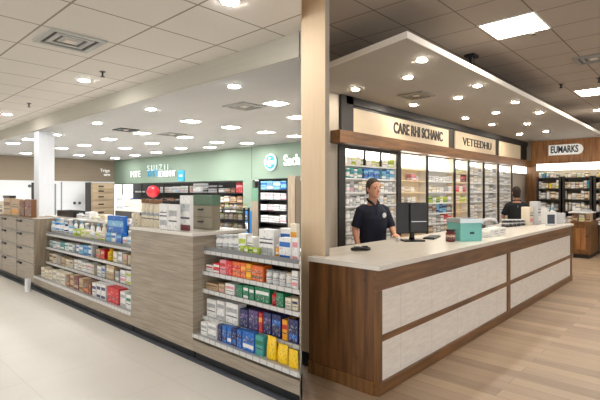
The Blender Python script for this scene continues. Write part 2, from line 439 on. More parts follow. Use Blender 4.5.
big = [(276,103),(231,127),(298,117),(191,121),(266,132),(295,136),(142,133),(185,137),(217,142),(247,143),(109,139),(84,145),(125,148),(152,143),(181,148),(62,148),(99,152),(79,155),(135,155),(115,158),(156,152),(30,139),(13,143),(26,153),(210,147)]
big.sort(key=lambda p: -((CZ-LOWC)/(p[1]-HZ)))
big.sort(key=lambda p: p[1])
for i, p in enumerate(big):
    panel_light(p[0], p[1], LOWC, .28, M['lamp_cool'], f'square white light panel in lowered ceiling, {ORD[i]} counting away from the camera', 'square light panels in the lowered ceiling')
g = 'round downlights in the canopy over the wooden counter'
rl = [(422,60,'nearest its outer corner' ),(408,77,''),(355.5,89,''),(413.5,104.5,''),(477.5,85.5,''),(458,97.5,''),(515,102,''),(496,112.5,''),(465.5,118,''),(539,112.5,''),(492,124.5,''),(527,123.7,''),(546,131.3,''),(519.5,134,'')]
for i, p in enumerate(rl):
    downlight(p[0], p[1], CAN, .052, M['lamp_warm'], f'warm round downlight in the canopy, {ORD[i]} counting along from its outer corner', g)
downlight(598.5, 110, RC, .085, M['lamp_warm'], 'warm round downlight in the tile ceiling outside the canopy', g)
for (p, s, sy, l) in (((514.5, 26.3), .6, .56, 'large square light panel in the brown tile ceiling before the canopy'), ((594, 91.5), .62, .5, 'oblong light panel in the brown tile ceiling farther back')):
    panel_light(p[0], p[1], RC, s, M['troffer'], l, 'light panels in the brown tile ceiling', sy)
def vent(c, s, Z, label, col=(178,178,172)):
    t = thing('ceiling_air_vent', label, 'air vent', (c[0], c[1], Z))
    fm = mat('vent_frame_%d' % col[0], col, .5)
    b = bm_(); h = s/2
    for k, (a, c2) in enumerate(((h, h-.05), (h*.66, h*.66-.045), (h*.36, h*.36-.04))):
        z0 = -.012+.004*k*0
        for q in ((-a, a, -a, -c2), (-a, a, c2, a), (-a, -c2, -c2, c2), (c2, a, -c2, c2)): box(b, *q, -.022+.006*k, -.001)
    obj('frame', b, fm, t, local=True)
    b = bm_(); box(b, -h*.97, h*.97, -h*.97, h*.97, -.006, -.001); obj('duct_opening', b, M['dark'], t, local=True)
    b = bm_(); box(b, -h*.2, h*.2, -h*.2, h*.2, -.02, -.001); obj('centre_plate', b, mat('vent_plate', (214,206,194), .6), t, local=True)
vent((1.86, 5.1), .56, UPC, 'square grey air vent set in the tiled ceiling above the drawers')
vent((4.68, 5.56), .5, LOWC, 'square slotted air vent in the lowered ceiling near the partition', (150,150,146))
c = at(172, 134, Z=LOWC); vent(c, .5, LOWC, 'dark slotted air vent in the lowered ceiling above the far wall letters', (140,140,136))
c = at(126, 129.5, Z=LOWC); vent(c, .42, LOWC, 'small black air vent in the lowered ceiling behind the soffit', (60,60,60))
c = at(416, 95, Z=CAN); vent(c, .42, CAN, 'square air vent in the canopy above the counter', (130,124,114))
c = at(594, 58, Z=RC); vent(c, .45, RC, 'slotted air vent in the brown tile ceiling beside the light panels', (140,134,124))
def sprinkler(px, py, Z, label, drop=.07, r=.045):
    c = at(px, py, Z=Z-drop*.5)
    t = thing('ceiling_sprinkler', label, 'sprinkler', (c.x, c.y, Z))
    b = bm_(); lathe(b, [(r*.9, -.008), (r*.9, -.001)], seg=14); obj('ceiling_plate', b, M['dark'], t, local=True)
    b = bm_(); lathe(b, [(r*.25, -drop), (r*.3, -.008)], seg=10); lathe(b, [(r*.7, -drop-.006), (r*.7, -drop)], seg=12); obj('nozzle', b, M['dark'], t, local=True)
sprinkler(102.5, 74, UPC, 'black sprinkler head in the tile ceiling beside the round downlight')
sprinkler(29, 105, UPC, 'black sprinkler head in the tile ceiling near the soffit edge')
sprinkler(533.5, 31, RC, 'small black sprinkler beside the large square light panel')
sprinkler(561, 86, RC, 'black sprinkler head close to the oblong light panel', .06)
sprinkler(599, 80, RC, 'black sprinkler head beyond the slotted air vent')
c = at(471.5, 55, Z=RC)
t = thing('security_camera', 'black security camera hung from the ceiling behind the canopy edge', 'security camera', (c.x, c.y, RC))
b = bm_(); box(b, -.085, .085, -.07, .07, -.035, 0, bev=.01); obj('mount', b, M['black'], t, local=True)
b = bm_(); lathe(b, [(.03, -.12), (.03, -.035)], seg=14); obj('stem', b, M['black'], t, local=True)
b = bm_(); lathe(b, [(.0, -.19), (.035, -.175), (.05, -.14), (.045, -.12)], seg=18); obj('dome', b, M['black'], t, local=True, smooth=True)

#==================================================================== LEFT GONDOLA
YN = 3.895; YFAR = 5.211; YCAB = 8.771
def gondola(label, y0, y1, shelves, diag=False):
    """shelves: (front X, board top z)"""
    t = thing('shelving_bay', label, 'shelving', (2.85, (y0+y1)/2, 0))
    def slab(X0, X1, z0, z1, inset=0):
        b = bm_()
        lo0 = yl(X0)+.012 if diag else y0+.002; lo1 = yl(X1)+.012 if diag else y0+.002
        return prism(b, [(X0, lo0), (X1, lo1), (X1, y1-.002), (X0, y1-.002)], z0, z1)
    obj('back_panel', slab(3.02, 3.05, FZ, 1.06), M['lam_dark'], t)
    obj('kick_plate', slab(2.63, 3.02, FZ, .012), M['kick'], t)
    obj('base_panel', slab(2.6, 3.02, .012, .125), M['lam'], t)
    if diag: b = bm_(); prism(b, [(2.62, yl(2.62)+.002), (3.05, yl(3.05)+.002), (3.05, yl(3.05)+.009), (2.62, yl(2.62)+.009)], FZ, 1.04); obj('end_panel', b, M['lam'], t)
    for i, (X, z) in enumerate(shelves):
        s = obj('shelf', slab(X, 3.02, z-.025, z), M['metal'], t)
        ORG[s.name] = ORG[t.name]
        b = bm_()
        lo = yl(X)+.012 if diag else y0+.004
        prism(b, [(X-.008, lo), (X, lo), (X, y1-.004), (X-.008, y1-.004)], z-.032, z+.006); obj('price_rail', b, M['rail'], s)
    return t
SN = [(2.6, .185), (2.72, .345), (2.72, .620), (2.72, .805), (2.74, 1.015)]
SF = [(2.6, .155), (2.80, .381), (2.80, .642), (2.80, .883)]
gondola('tall shelving bay of boxed remedies between the laminate block and the beige partition', yl(2.6), YN, SN, True)
tg = gondola('long shelving bay of small packs between the drawer cabinets and the laminate block', YFAR, YCAB, SF)
# clear riser with printed tags on the two top shelves
for (X, z, a, c2, lb) in ((2.735, 1.015, yl(2.735)+.02, YN-.02, 'clear tag strip along the top shelf edge beside the partition'), (2.795, .883, YFAR+.02, YCAB-.05, 'clear tag strip along the top shelf edge of the long bay')):
    b = bm_(); box(b, X-.012, X-.008, a, c2, z+.006, z+.045)
    o = obj('tag_strip', b, mat('tag_strip', rough=.3, build=tiles((214,216,214), (120,122,124), 9, .055, 0, 0, .008))); tag(o, lb, 'price tags')
# bracket strip in the long bay
b = bm_(); y = Yr(92.5, 2.82); box(b, 2.81, 2.83, y-.012, y+.012, .65, .855); o = obj('shelf_divider', b, M['metal']); tag(o, 'upright pale divider strip under the top shelf of the long bay', 'divider')

# block
t = thing('laminate_counter_block', 'taupe wood-grain counter block with white worktop between the shelving bays', 'counter', (2.93, (YN+YFAR)/2, 0))
b = bm_(); box(b, 2.6, 3.27, YN, YFAR, .012, 1.17); obj('body', b, M['lam'], t)
b = bm_(); box(b, 2.63, 3.25, YN+.02, YFAR-.01, FZ, .012); obj('kick_plate', b, M['kick'], t)
b = bm_(); box(b, 2.58, 3.29, YN-.02, YFAR+.01, 1.17, 1.205, bev=.004); obj('worktop', b, M['stone'], t)
# ledge counter behind the long bay
t = thing('back_counter', 'long low counter with white top behind the long shelving bay', 'counter', (3.35, 7, 0))
b = bm_(); box(b, 3.08, 3.6, YFAR+.02, YCAB+.9, FZ, 1.13); obj('body', b, M['lam_v'], t)
b = bm_(); box(b, 3.06, 3.62, YFAR+.02, YCAB+.9, 1.13, 1.16, bev=.004); obj('worktop', b, M['stone'], t)

# drawer cabinets
hy = [YCAB, 9.76, 10.76, 11.8]
hl = ['taupe drawer cabinet standing against the long shelving bay', 'taupe drawer cabinet, second from the long shelving bay', 'taupe drawer cabinet, third from the long shelving bay']
for k in range(3):
    y0, y1 = hy[k]+.004, hy[k+1]-.004
    t = thing('drawer_cabinet', hl[k], 'cabinet', (2.83, (y0+y1)/2, 0), group='drawer cabinets in a row')
    b = bm_(); box(b, 2.62, 3.05, y0, y1, .02, 1.13); obj('carcass', b, M['lam_v'], t)
    b = bm_(); box(b, 2.64, 3.03, y0, y1, FZ, .02); obj('plinth', b, M['kick'], t)
    zs = [.02, .35, .63, .89, 1.125]
    for j in range(4):
        b = bm_(); box(b, 2.6, 2.62, y0+.012, y1-.012, zs[j]+.008, zs[j+1]-.012, bev=.003); d = obj('drawer', b, M['lam'], t)
        ORG[d.name] = ORG[t.name]
        b = bm_(); box(b, 2.598, 2.62, y0+.012, y1-.012, zs[j+1]-.012, zs[j+1]-.004); obj('edge_strip', b, M['chrome'], d)
        b = bm_(); box(b, 2.57, 2.6, y1-.30, y1-.06, zs[j+1]-.06, zs[j+1]-.025, bev=.005); obj('handle', b, M['black'], d)
    b = bm_(); box(b, 2.595, 3.06, y0-.002, y1+.002, 1.13, 1.145); obj('top', b, M['lam_v'], t)
b = bm_(); c = at(27.5, 291, X=2.5)
lathe(b, [(.05, 0), (.05, .02), (.045, .025), (.045, .215), (.03, .225)], (2.46, c.y-.16, FZ), 18); o = obj('corner_bumper_post', b, M['white'], smooth=False)
tag(o, 'short white round bumper post at the foot of the long bay', 'bumper post')

# ---------------- stock on the near bay
G = 'packs in the shelving bay beside the partition'
A = 'the laminate block'
stock([(206,213,265,'c','white','red'),(213,219.5,263,'c','red','white'),(219.5,226,260,'c','pink','red'),(226,232,261,'c','red','red'),(232,240.5,262,'c','orange','red'),(240.5,246,263,'c','orange','amber'),(246,251,264,'c','amber','yellow'),(251,263.5,266,'c','orange','brown'),
       (264.5,270.5,270,'t','white','grey'),(271,277,271,'t','white','grey'),(277.5,284,272,'t','white','grey'),(284.5,290.5,273.5,'t','white','cream'),(291.5,300,271.5,'c','white','pink')], 'x', 2.74, .805, 'second shelf below block top', G, A)
stock([(206,218,283.5,'c','tan','brown'),(218.5,224.5,284,'c','tan','pink'),(225,234.5,284,'c','white','pink'),(236.5,242.5,285,'c','green','green'),(243,248.5,285.5,'c','green','white'),(249,254,286.5,'c','green','white'),(254.5,270,288,'c','green','white'),(270.5,275.5,291.5,'b','red','brown'),(276,283.5,293,'c','green','green'),(285,291.5,298,'c','cream','grey'),(292,300,299,'c','cream','navy')], 'x', 2.74, .62, 'middle shelf beside partition', G, A)
stock([(206.5,216,299.5,'c','white','grey'),(216.5,224.5,301,'c','white','grey'),(225.5,238,303.5,'c','white','grey'),(239.5,248,309.5,'c','navy','purple'),(248.3,258,310.5,'c','purple','navy'),(258.5,262.5,313,'c','red','amber'),(263,271,313,'c','navy','purple'),(271.5,281,315,'c','navy','blue'),(282,287.5,320,'c','amber','red'),(288,299.5,320,'c','navy','blue')], 'x', 2.74, .345, 'shelf above the lowest', G, A)
stock([(200.5,207,322.5,'c','white','grey'),(207.5,216.5,324,'c','white','grey'),(217.5,221.5,325,'c','navy','navy'),(222,226.5,326,'c','blue','navy'),(227,231.5,327,'c','blue','white'),(232,236,328,'c','navy','blue'),(236.5,241.5,330,'c','blue','navy'),(242,254.5,332,'c','blue','white'),(255,263.5,336,'c','teal','green')], 'x', 2.645, .185, 'lowest shelf near partition', G, A, dep=.06)
stock([(264.5,274.5,338,'p','yellow','yellow'),(275,286.5,346,'p','yellow','yellow'),(287.5,299.5,351,'p','yellow','yellow')], 'x', 2.64, .185, 'lowest shelf near partition', G, 'the teal carton', dep=.062)
stock([(214,220,235.5,'t','white','grey'),(221,226.5,235,'t','white','silver'),(227,231.5,235,'t','white','silver'),(232,237,235,'t','white','grey'),(238,246,234,'c','white','lime'),(247,253,237,'c','white','brown'),
       (258.5,274,229.5,'c','white','grey'),(275,278,245,'b','amber','white'),(278.5,291,238,'c','white','blue'),(292,300,238,'c','white','pink')], 'x', 2.80, 1.015, 'top shelf beside partition', G, A, dep=.09)
stock([(240,243.5,246,'c','lime','green'),(244,248,247,'c','lime','white'),(248.5,252.5,247.5,'c','lime','green'),(253,257.5,248,'c','lime','white')], 'x', 2.75, 1.015, 'top shelf front edge', 'low lime cartons on the top shelf', A, dep=.04)
o = carton('white carton with a bright blue upper half behind the tall pale packs', G, 2.93, Yr(285, 2.93), 1.015, .14, .08, .27, 'white', 'blue', 'x', 1)
carton('pale lying carton on top edge at the back beside the partition', G, 2.93, Yr(293.5, 2.93), 1.022, .08, .04, .31, 'cream', 'amber', 'x', 2)
# ---------------- stock on the long bay
G = 'small packs in the long shelving bay'; A = 'the drawers'
rnd = random.Random(3)
def rowspec(p0, p1, wmin, wmax, y0, y1, pal, jit=1.5, kinds='c'):
    out = []; p = p0
    while p < p1-1.5:
        w = rnd.uniform(wmin, wmax)*(0.8+.5*(p-p0)/(p1-p0)); q = min(p+w, p1)
        f = (p-p0)/(p1-p0); c, a = rnd.choice(pal)
        out.append((p, q-.3, y0+(y1-y0)*f+rnd.uniform(-jit, jit), rnd.choice(kinds), c, a)); p = q
    return out
W = [('white','blue'),('white','sky'),('white','grey'),('white','navy')]
stock(rowspec(50,72,4,5,222,227,[('white','blue'),('white','sky'),('white','silver'),('white','navy')],1,'bt'), 'x', 2.84, .883, 'top shelf of long bay', G, A, dep=.09)
stock(rowspec(73,106,4,5,229,234,[('white','lime'),('cream','lime'),('lime','white')],1,'c'), 'x', 2.86, .883, 'top shelf of long bay', G, 'the blue bottles', dep=.08)
stock([(106,110.5,233,'c','sky','blue'),(111,115.5,233.5,'c','white','blue'),(116,121.5,233.5,'c','blue','sky'),(122.5,126.5,237.5,'c','white','pink'),(127,131,238,'c','white','sky')], 'x', 2.84, .883, 'top shelf of long bay', G, 'the lime packs', dep=.09)
stock(rowspec(49.5,75,3.5,4.5,240,245,[('white','teal'),('teal','white'),('white','grey'),('silver','teal')],.8), 'x', 2.84, .642, 'upper middle shelf', G, A)
stock(rowspec(76,91.5,4,5,244.5,247,[('sky','blue'),('sky','white'),('white','blue')],.8), 'x', 2.84, .642, 'upper middle shelf', G, 'the teal packs')
stock([(96,100,249,'c','tan','red'),(100.5,104.5,249.5,'c','red','tan'),(105,111.5,249,'b','yellow','amber'),(113,117,251.5,'c','cream','white'),(117.5,122,252,'c','white','grey'),(123,127,254,'c','tan','pink'),(127.5,131,255,'c','tan','grey')], 'x', 2.84, .642, 'upper middle shelf', G, 'the divider strip')
stock(rowspec(49.3,73,3.5,4.6,253.5,261,[('tan','brown'),('cream','tan'),('cream','brown'),('grey','tan')],.8), 'x', 2.84, .381, 'lower middle shelf', G, A)
stock(rowspec(74,94,4,5,260,265,[('white','pink'),('cream','grey'),('white','tan')],.8)+[(97,101,266,'c','white','grey'),(101.5,105,266,'c','silver','blue'),(106,114,265.5,'c','tan','cream'),(115,119,271,'c','grey','white'),(120,125.5,270,'c','white','pink'),(126,131,271,'c','white','lime')], 'x', 2.84, .381, 'lower middle shelf', G, 'the tan packs')
stock(rowspec(41,52,4,5,268,272,[('cream','amber'),('cream','tan'),('tan','amber')],.8), 'x', 2.66, .155, 'lowest shelf of long bay', G, A, dep=.125)
stock(rowspec(52.5,66,4,5,270,276,[('white','grey'),('silver','white'),('cream','grey')],.8), 'x', 2.66, .155, 'lowest shelf of long bay', G, 'the amber packs', dep=.125)
stock(rowspec(66.5,91,4,5.5,275,283,[('brown','tan'),('tan','brown'),('brown','orange'),('maroon','tan')],.8), 'x', 2.66, .155, 'lowest shelf of long bay', G, 'the pale packs', dep=.125)
stock([(92,96,283,'c','white','navy'),(96.5,100.5,284,'c','white','navy'),(101,105.5,285,'c','white','navy'),(107,119,288,'c','red','red'),(120,125.5,292,'c','white','grey'),(126,131,295,'c','white','green')], 'x', 2.66, .155, 'lowest shelf of long bay', G, 'the brown packs', dep=.125)
stock(rowspec(54,105,4.5,6,218.5,226,[('white','grey'),('silver','white'),('white','sky'),('cream','white')],1,'bt'), 'x', 2.94, .883, 'top shelf of long bay', 'bottles at the back of the long bay', 'the drawers, back row', dep=.07)
stock(rowspec(127,131,3.5,4,230,232,[('white','grey'),('silver','white'),('white','sky')],1,'bt'), 'x', 2.94, .883, 'top shelf of long bay', 'bottles at the back of the long bay', 'the blue carton', dep=.07)
# things on the ledge counter
yb3, yb4 = Yr(124, 2.95), Yr(107.5, 2.95)
carton('large two-tone blue carton at the back of the long bay above the lime packs', None, 2.95, (yb3+yb4)/2, .883, yb4-yb3, .05, zat(2.95, (yb3+yb4)/2, 216)-.883, 'blue', 'sky', 'x', 1)
def ledge(px0, px1, yt, kind, c, a, label, X=3.16):
    y = (Yr(px0, X)+Yr(px1, X))/2; w = abs(Yr(px0, X)-Yr(px1, X))*.92; h = zat(X, y, yt)-1.16
    if kind == 'c': carton(label, 'packs standing on the back counter', X, y, 1.16, w, .14, max(h,.05), c, a, 'x', 2)
    else: bottle(label, 'packs standing on the back counter', X, y, 1.16, min(w, .13), max(h,.05), c, a, a, 'x')
for i, (a, b2, yt, k, c, ac) in enumerate([(75,79,213,'b','white','grey'),(80,84,214,'b','white','black'),(85,89.5,212,'c','white','silver'),(90,94,215,'b','cream','white'),(95,99,216,'b','white','lime'),(100,105,215,'c','cream','tan'),(127,130,219,'c','white','pink')]):
    ledge(a, b2, yt, k, c, ac, f'{c} and {ac} {"bottle" if k == "b" else "carton"}, {ORD[i]} from the black tray on back counter')
y0, y1 = Yr(73.5, 3.15), Yr(57, 3.15)
t = thing('document_tray', 'black letter tray on the back counter beside the white column', 'tray', (3.28, (y0+y1)/2, 1.16))
b = bm_(); box(b, 3.15, 3.42, y0, y1, 1.16, 1.175); obj('base', b, M['black'], t)
b = bm_(); box(b, 3.15, 3.16, y0, y1, 1.175, 1.27); box(b, 3.41, 3.42, y0, y1, 1.175, 1.27); box(b, 3.16, 3.41, y0, y0+.01, 1.175, 1.27); box(b, 3.16, 3.41, y1-.01, y1, 1.175, 1.27); obj('side', b, M['black'], t)
b = bm_(); box(b, 3.18, 3.4, y0+.03, y1-.03, 1.176, 1.2); obj('paper', b, M['white'], t)
# boxes on the drawer cabinets
G = 'display boxes on the drawer cabinets'
for (p0, p1, yt, c, a, l, st) in ((24.5,31.5,199.5,'brown','maroon','brown display box with dark red front at the corner of the drawer cabinets',2),(19.5,24,200.5,'brown','maroon','brown carton beside the red-fronted display box on the drawer cabinets',1),(11.5,18.5,199,'tan','amber','tan upright box on the middle drawer cabinet',0),(3.5,10.5,198,'tan','brown','tan box under a black lid on the drawer cabinets',2),(-1.5,2.5,201,'cream','brown','cream carton at the edge of the picture on the drawer cabinets',0)):
    X = 2.72; y = (Yr(p0, X)+Yr(p1, X))/2
    o = carton(l, G, X, y, 1.145, abs(Yr(p0, X)-Yr(p1, X))*.95, .09, zat(X, y, yt)-1.145, c, a, 'x', st)
    if p0 == 3.5:
        h = zat(X, y, yt)-1.145; w = abs(Yr(p0, X)-Yr(p1, X))*.95
        b = bm_(); box(b, -w/2-.01, w/2+.01, -.01, .10, h+.001, h+.05); obj('lid', b, M['black'], o, local=True)

# ---------------- things on the block
G = 'cartons on the white worktop of the laminate block'
Z = 1.205
def onblock(p0, p1, yt, yb, kind, c, a, label, style=0, dep=.04, cap=None):
    g0 = at((p0+p1)/2, yb, Z=Z); X = max(g0.x, 2.63); w = abs(Yr(p0, X)-Yr(p1, X))*.95; y = (Yr(p0, X)+Yr(p1, X))/2
    h = zat(X, y, yt)-Z
    if kind == 'c': return carton(label, G, X, y, Z, w, dep, h, c, a, 'x', style)
    return bottle(label, G, X, y, Z, w, h, c, cap or a, a, 'x', neck=.85)
for i, (p0, p1) in enumerate(((140,144),(144.3,148),(148.3,152),(152.3,156.5))):
    onblock(p0, p1, 199+i*.3, 226.2+i*.5, 'b', 'cream', 'grey', f'slim cream bottle with dark cap, {ORD[i]} from the far edge of block', cap='brown')
onblock(159, 167.5, 204, 229.8, 'c', 'white', 'grey', 'white upright carton beside the slim cream bottles on the block')
onblock(168, 177.5, 204.5, 230.6, 'c', 'white', 'grey', 'white upright carton beside the tall red-footed box on the block', 2)
o = onblock(179.5, 190.5, 195.5, 230.5, 'c', 'white', 'silver', 'tall white box with dark red foot on the block worktop', 2)
w = o.dimensions.x
b = bm_(); hh = o.dimensions.z; box(b, -w*.5, w*.5, -.004, .0, .0, hh*.16); obj('red_foot_band', b, cmat('maroon'), o, local=True)
for i, (p0, p1) in enumerate(((131.6,133.4),(135.6,137.2))):
    onblock(p0, p1, 213+i*3, 226, 'c', 'cream', 'grey', f'low pale carton at the far edge of block, {ORD[i]} from the long bay', dep=.08)
# small drawer organiser
X = 2.93; y0, y1 = Yr(212.5, X), Yr(191.5, X); ym = (y0+y1)/2; zt = zat(X, ym, 205); zt2 = zat(X, ym, 195)
t = thing('drawer_organiser', 'small grey-green drawer organiser with dark green top on the block worktop', 'drawer organiser', (X+.07, ym, Z))
b = bm_(); box(b, X, X+.10, y0, y1, Z, zt); obj('body', b, mat('grey_green_case', (136,128,110), .5), t)
for k in range(2):
    z0 = Z+.012+k*(zt-Z)/2; z1 = z0+(zt-Z)/2-.02
    b = bm_(); box(b, X-.008, X, y0+.012, y1-.012, z0, z1, bev=.002); d = obj('drawer', b, mat('grey_green_drawer', (152,144,126), .5), t); ORG[d.name] = ORG[t.name]
    b = bm_(); box(b, X-.03, X-.008, ym-.04, ym+.04, z1-.05, z1-.034); obj('handle', b, M['black'], d)
b = bm_(); box(b, X-.006, X+.106, y0-.004, y1+.004, zt, zt2, bev=.004); obj('top_case', b, mat('dark_green_case', (92,122,100), .5), t)
# bottle rack behind the block
X = 3.9; y0, y1 = Yr(244, X), Yr(217, X)
t = thing('bottle_rack', 'dark rack of small jars standing behind the laminate block', 'rack', (X+.12, (y0+y1)/2, FZ))
lv = [zat(X, (y0+y1)/2, v) for v in (229, 219.5, 209.5)]
b = bm_()
for (xx, yy) in ((X, y0), (X, y1-.02), (X+.08, y0), (X+.08, y1-.02)): box(b, xx, xx+.02, yy, yy+.02, FZ, lv[2]+.03)
obj('upright', b, M['dark'], t)
for z in lv: b = bm_(); box(b, X, X+.10, y0, y1, z-.012, z); obj('shelf', b, M['dark'], t)
for k, z in enumerate(lv):
    for i in range(6):
        y = y1-.05-(y1-y0-.1)*i/5
        c, a = [('cream','brown'),('white','lime'),('tan','brown'),('white','grey')][(i*3+k) % 4]
        bottle(f'{c} and {a} jar, {ORD[i]} from the drawer organiser on rack\'s {["lowest","middle","top"][k]} shelf', 'jars on the dark rack behind the block', X+.03, y, z, .055, .075, c, a, a, 'x', True, 'jar', 'jar', .8)
# blue banner stand
X = 8.3; y0, y1 = Yr(251, X), Yr(245, X); ym = (y0+y1)/2
t = thing('blue_display_stand', 'tall bright blue display stand before the taupe post', 'display stand', (X, ym, 0))
b = bm_(); box(b, X-.15, X+.15, y0-.03, y1+.03, FZ, .04, bev=.006); obj('base', b, M['black'], t)
b = bm_(); box(b, X-.03, X+.03, y0, y1, .04, zat(X, ym, 211), bev=.006); obj('panel', b, mat('stand_blue', (40,124,196), .4), t)
b = bm_(); box(b, X-.034, X-.031, y0+.045, y1-.03, zat(X, ym, 229), zat(X, ym, 223)); obj('white_emblem', b, M['letter_white'], t)
# taupe post
X = 8.6; y0, y1 = Yr(258, X), Yr(251.5, X)
t = thing('display_post', 'taupe square post between the two wall openings', 'post', (X+.1, (y0+y1)/2, 0))
b = bm_(); box(b, X, X+.16, y0, y1, FZ, zat(X, y0, 201), bev=.005); obj('shaft', b, M['lam_v'], t)
b = bm_(); box(b, X-.01, X+.17, y0-.01, y1+.01, zat(X, y0, 201), zat(X, y0, 188)); obj('green_head', b, mat('post_green', (92,132,108), .5), t)

#==================================================================== FAR LEFT WALLS: signs and shelving
def wallsign(name, label, s, X, px, py, size, m, width, depth=.02, bold=.0):
    c = at(px, py, X=X); t = thing(name, label, 'sign', c)
    text('lettering', s, m, t, c - Vector((depth, 0, 0)), size, 'x', .012, width, bold); return t
D = XG-.02
def wpx(p0, p1, X): return abs(Yr(p0, X)-Yr(p1, X))
wallsign('wall_lettering', 'white raised letters near the corner of the green wall', 'MTE', D, 135.8, 174.5, .36, M['letter_white'], wpx(131,140.5,D))
t = wallsign('wall_lettering', 'pale blue raised letters on the green wall', 'IETE', D, 153, 173.8, .34, M['blue'], wpx(147.5,157.5,D))
wallsign('wall_lettering', 'white raised letters beside the blue square on the green wall', 'EETEEMHT', D, 167, 174, .32, M['letter_white'], wpx(158.5,175.5,D))
wallsign('wall_lettering', 'thin pale upper line of spaced letters on the green wall', 'S U I Z I I', D, 158, 168, .32, mat('letter_pale', (206,222,214), .5, emit=.2), wpx(147.5,168,D))
c = at(181.2, 175.7, X=D); t = thing('square_wall_sign', 'bright blue square sign with a white bar on the green wall', 'sign', c)
b = bm_(); s = wpx(178.3,184.3,D)/2; hz = .19; box(b, D-.02, D+.018, c.y-s, c.y+s, c.z-hz, c.z+hz, bev=.004); obj('panel', b, M['blue'], t)
b = bm_(); box(b, D-.026, D-.02, c.y-s*.5, c.y+s*.5, c.z-.03, c.z+.03); obj('white_bar', b, M['letter_white'], t)
# round sign
c = at(271, 162.2, X=D); t = thing('round_wall_sign', 'round blue sign with white letters on the green wall', 'sign', c)
R = .195
b = bm_(); lathe(b, [(R+.05, 0), (R+.05, .03)], seg=40)
bmesh.ops.rotate(b, verts=list(b.verts), matrix=Matrix.Rotation(-math.pi/2, 3, 'Y'))
obj('halo', b, mat('halo_pale', (196,228,234), .4, emit=.35), t, local=True)
b = bm_(); lathe(b, [(R, .03), (R*.97, .055), (0, .06)], seg=40); bmesh.ops.rotate(b, verts=list(b.verts), matrix=Matrix.Rotation(-math.pi/2, 3, 'Y'))
obj('disc', b, M['blue'], t, local=True)
text('lettering', 'Kcbnt', M['letter_white'], t, c - Vector((.07, 0, 0)), .2, 'x', .008, R*2.1, .006)
b = bm_(); box(b, -.072, -.06, -.06, .06, -R*.62, -R*.5); box(b, -.072, -.06, -.04, .04, R*.52, R*.66); obj('small_mark', b, M['letter_white'], t, local=True)
c = at(292.3, 160.5, X=D); t = thing('wall_lettering', 'large white raised word beside the round sign, cut by the partition', 'sign', c)
text('lettering', 'Sach', M['letter_white'], t, c - Vector((.02, 0, 0)), .42, 'x', .015, wpx(284.6, 300.5, D), .008)
# taupe wall letters
c = at(105, 172.5, Y=YT-.01); t = thing('wall_lettering', 'two lines of small white raised letters on the taupe wall', 'sign', c)
text('lettering', 'Trige', M['letter_white'], t, at(105, 170.6, Y=YT-.02), .19, 'y', .012, Xr(110, YT)-Xr(100.5, YT))
text('lettering', 'um', M['letter_white'], t, at(107, 174.6, Y=YT-.02), .19, 'y', .012, Xr(110, YT)-Xr(104, YT))
# tan cabinet before the taupe wall
Y0 = 18.6; x0, x1 = Xr(91, Y0), Xr(114.5, Y0); zt = zat((x0+x1)/2, Y0, 183)
t = thing('tall_drawer_cabinet', 'tall tan wooden cabinet with dark drawer lines before the taupe wall', 'cabinet', ((x0+x1)/2, Y0+.25, 0))
b = bm_(); box(b, x0, x1, Y0, Y0+.5, FZ, zt); obj('carcass', b, mat('tan_cabinet', rough=.5, build=wood((130,112,88), (154,136,110), (1,1,9), 1.5)), t)
zs = [zat((x0+x1)/2, Y0, v) for v in (183.5, 189, 193, 200.2, 208, 216)]
for k in range(5):
    b = bm_(); box(b, x0+.06, x1-.04, Y0-.02, Y0, zs[k+1]+.03, zs[k]-.03, bev=.004); d = obj('drawer', b, mat('tan_drawer', rough=.5, build=wood((140,122,96), (164,146,120), (1,1,9), 1.5)), t); ORG[d.name] = ORG[t.name]
    b = bm_(); box(b, x0+.3, x0+.5, Y0-.05, Y0-.02, (zs[k]+zs[k+1])/2-.03, (zs[k]+zs[k+1])/2+.02); obj('handle', b, M['black'], d)
b = bm_(); box(b, x0-.03, x0, Y0-.01, Y0+.5, FZ, zt+.02); obj('side_trim', b, M['dark'], t)
# small white box devices on the white wall
for (px, py, l) in ((74.5, 203, 'dark round socket on the white wall panel beside the tan cabinet'), (79.5, 203, 'dark round socket nearer the tan cabinet on the white panel'), (29.5, 186, 'grey round fixture on the white wall beside the black door')):
    c = at(px, py, Y=YT); b = bm_(); lathe(b, [(.06, 0), (.06, .02), (.03, .03)], seg=16); bmesh.ops.rotate(b, verts=list(b.verts), matrix=Matrix.Rotation(math.pi/2, 3, 'X'))
    o = obj('wall_socket', b, mat('socket_grey', (70,76,84), .5), local=True); o.location = c; tag(o, l, 'socket')

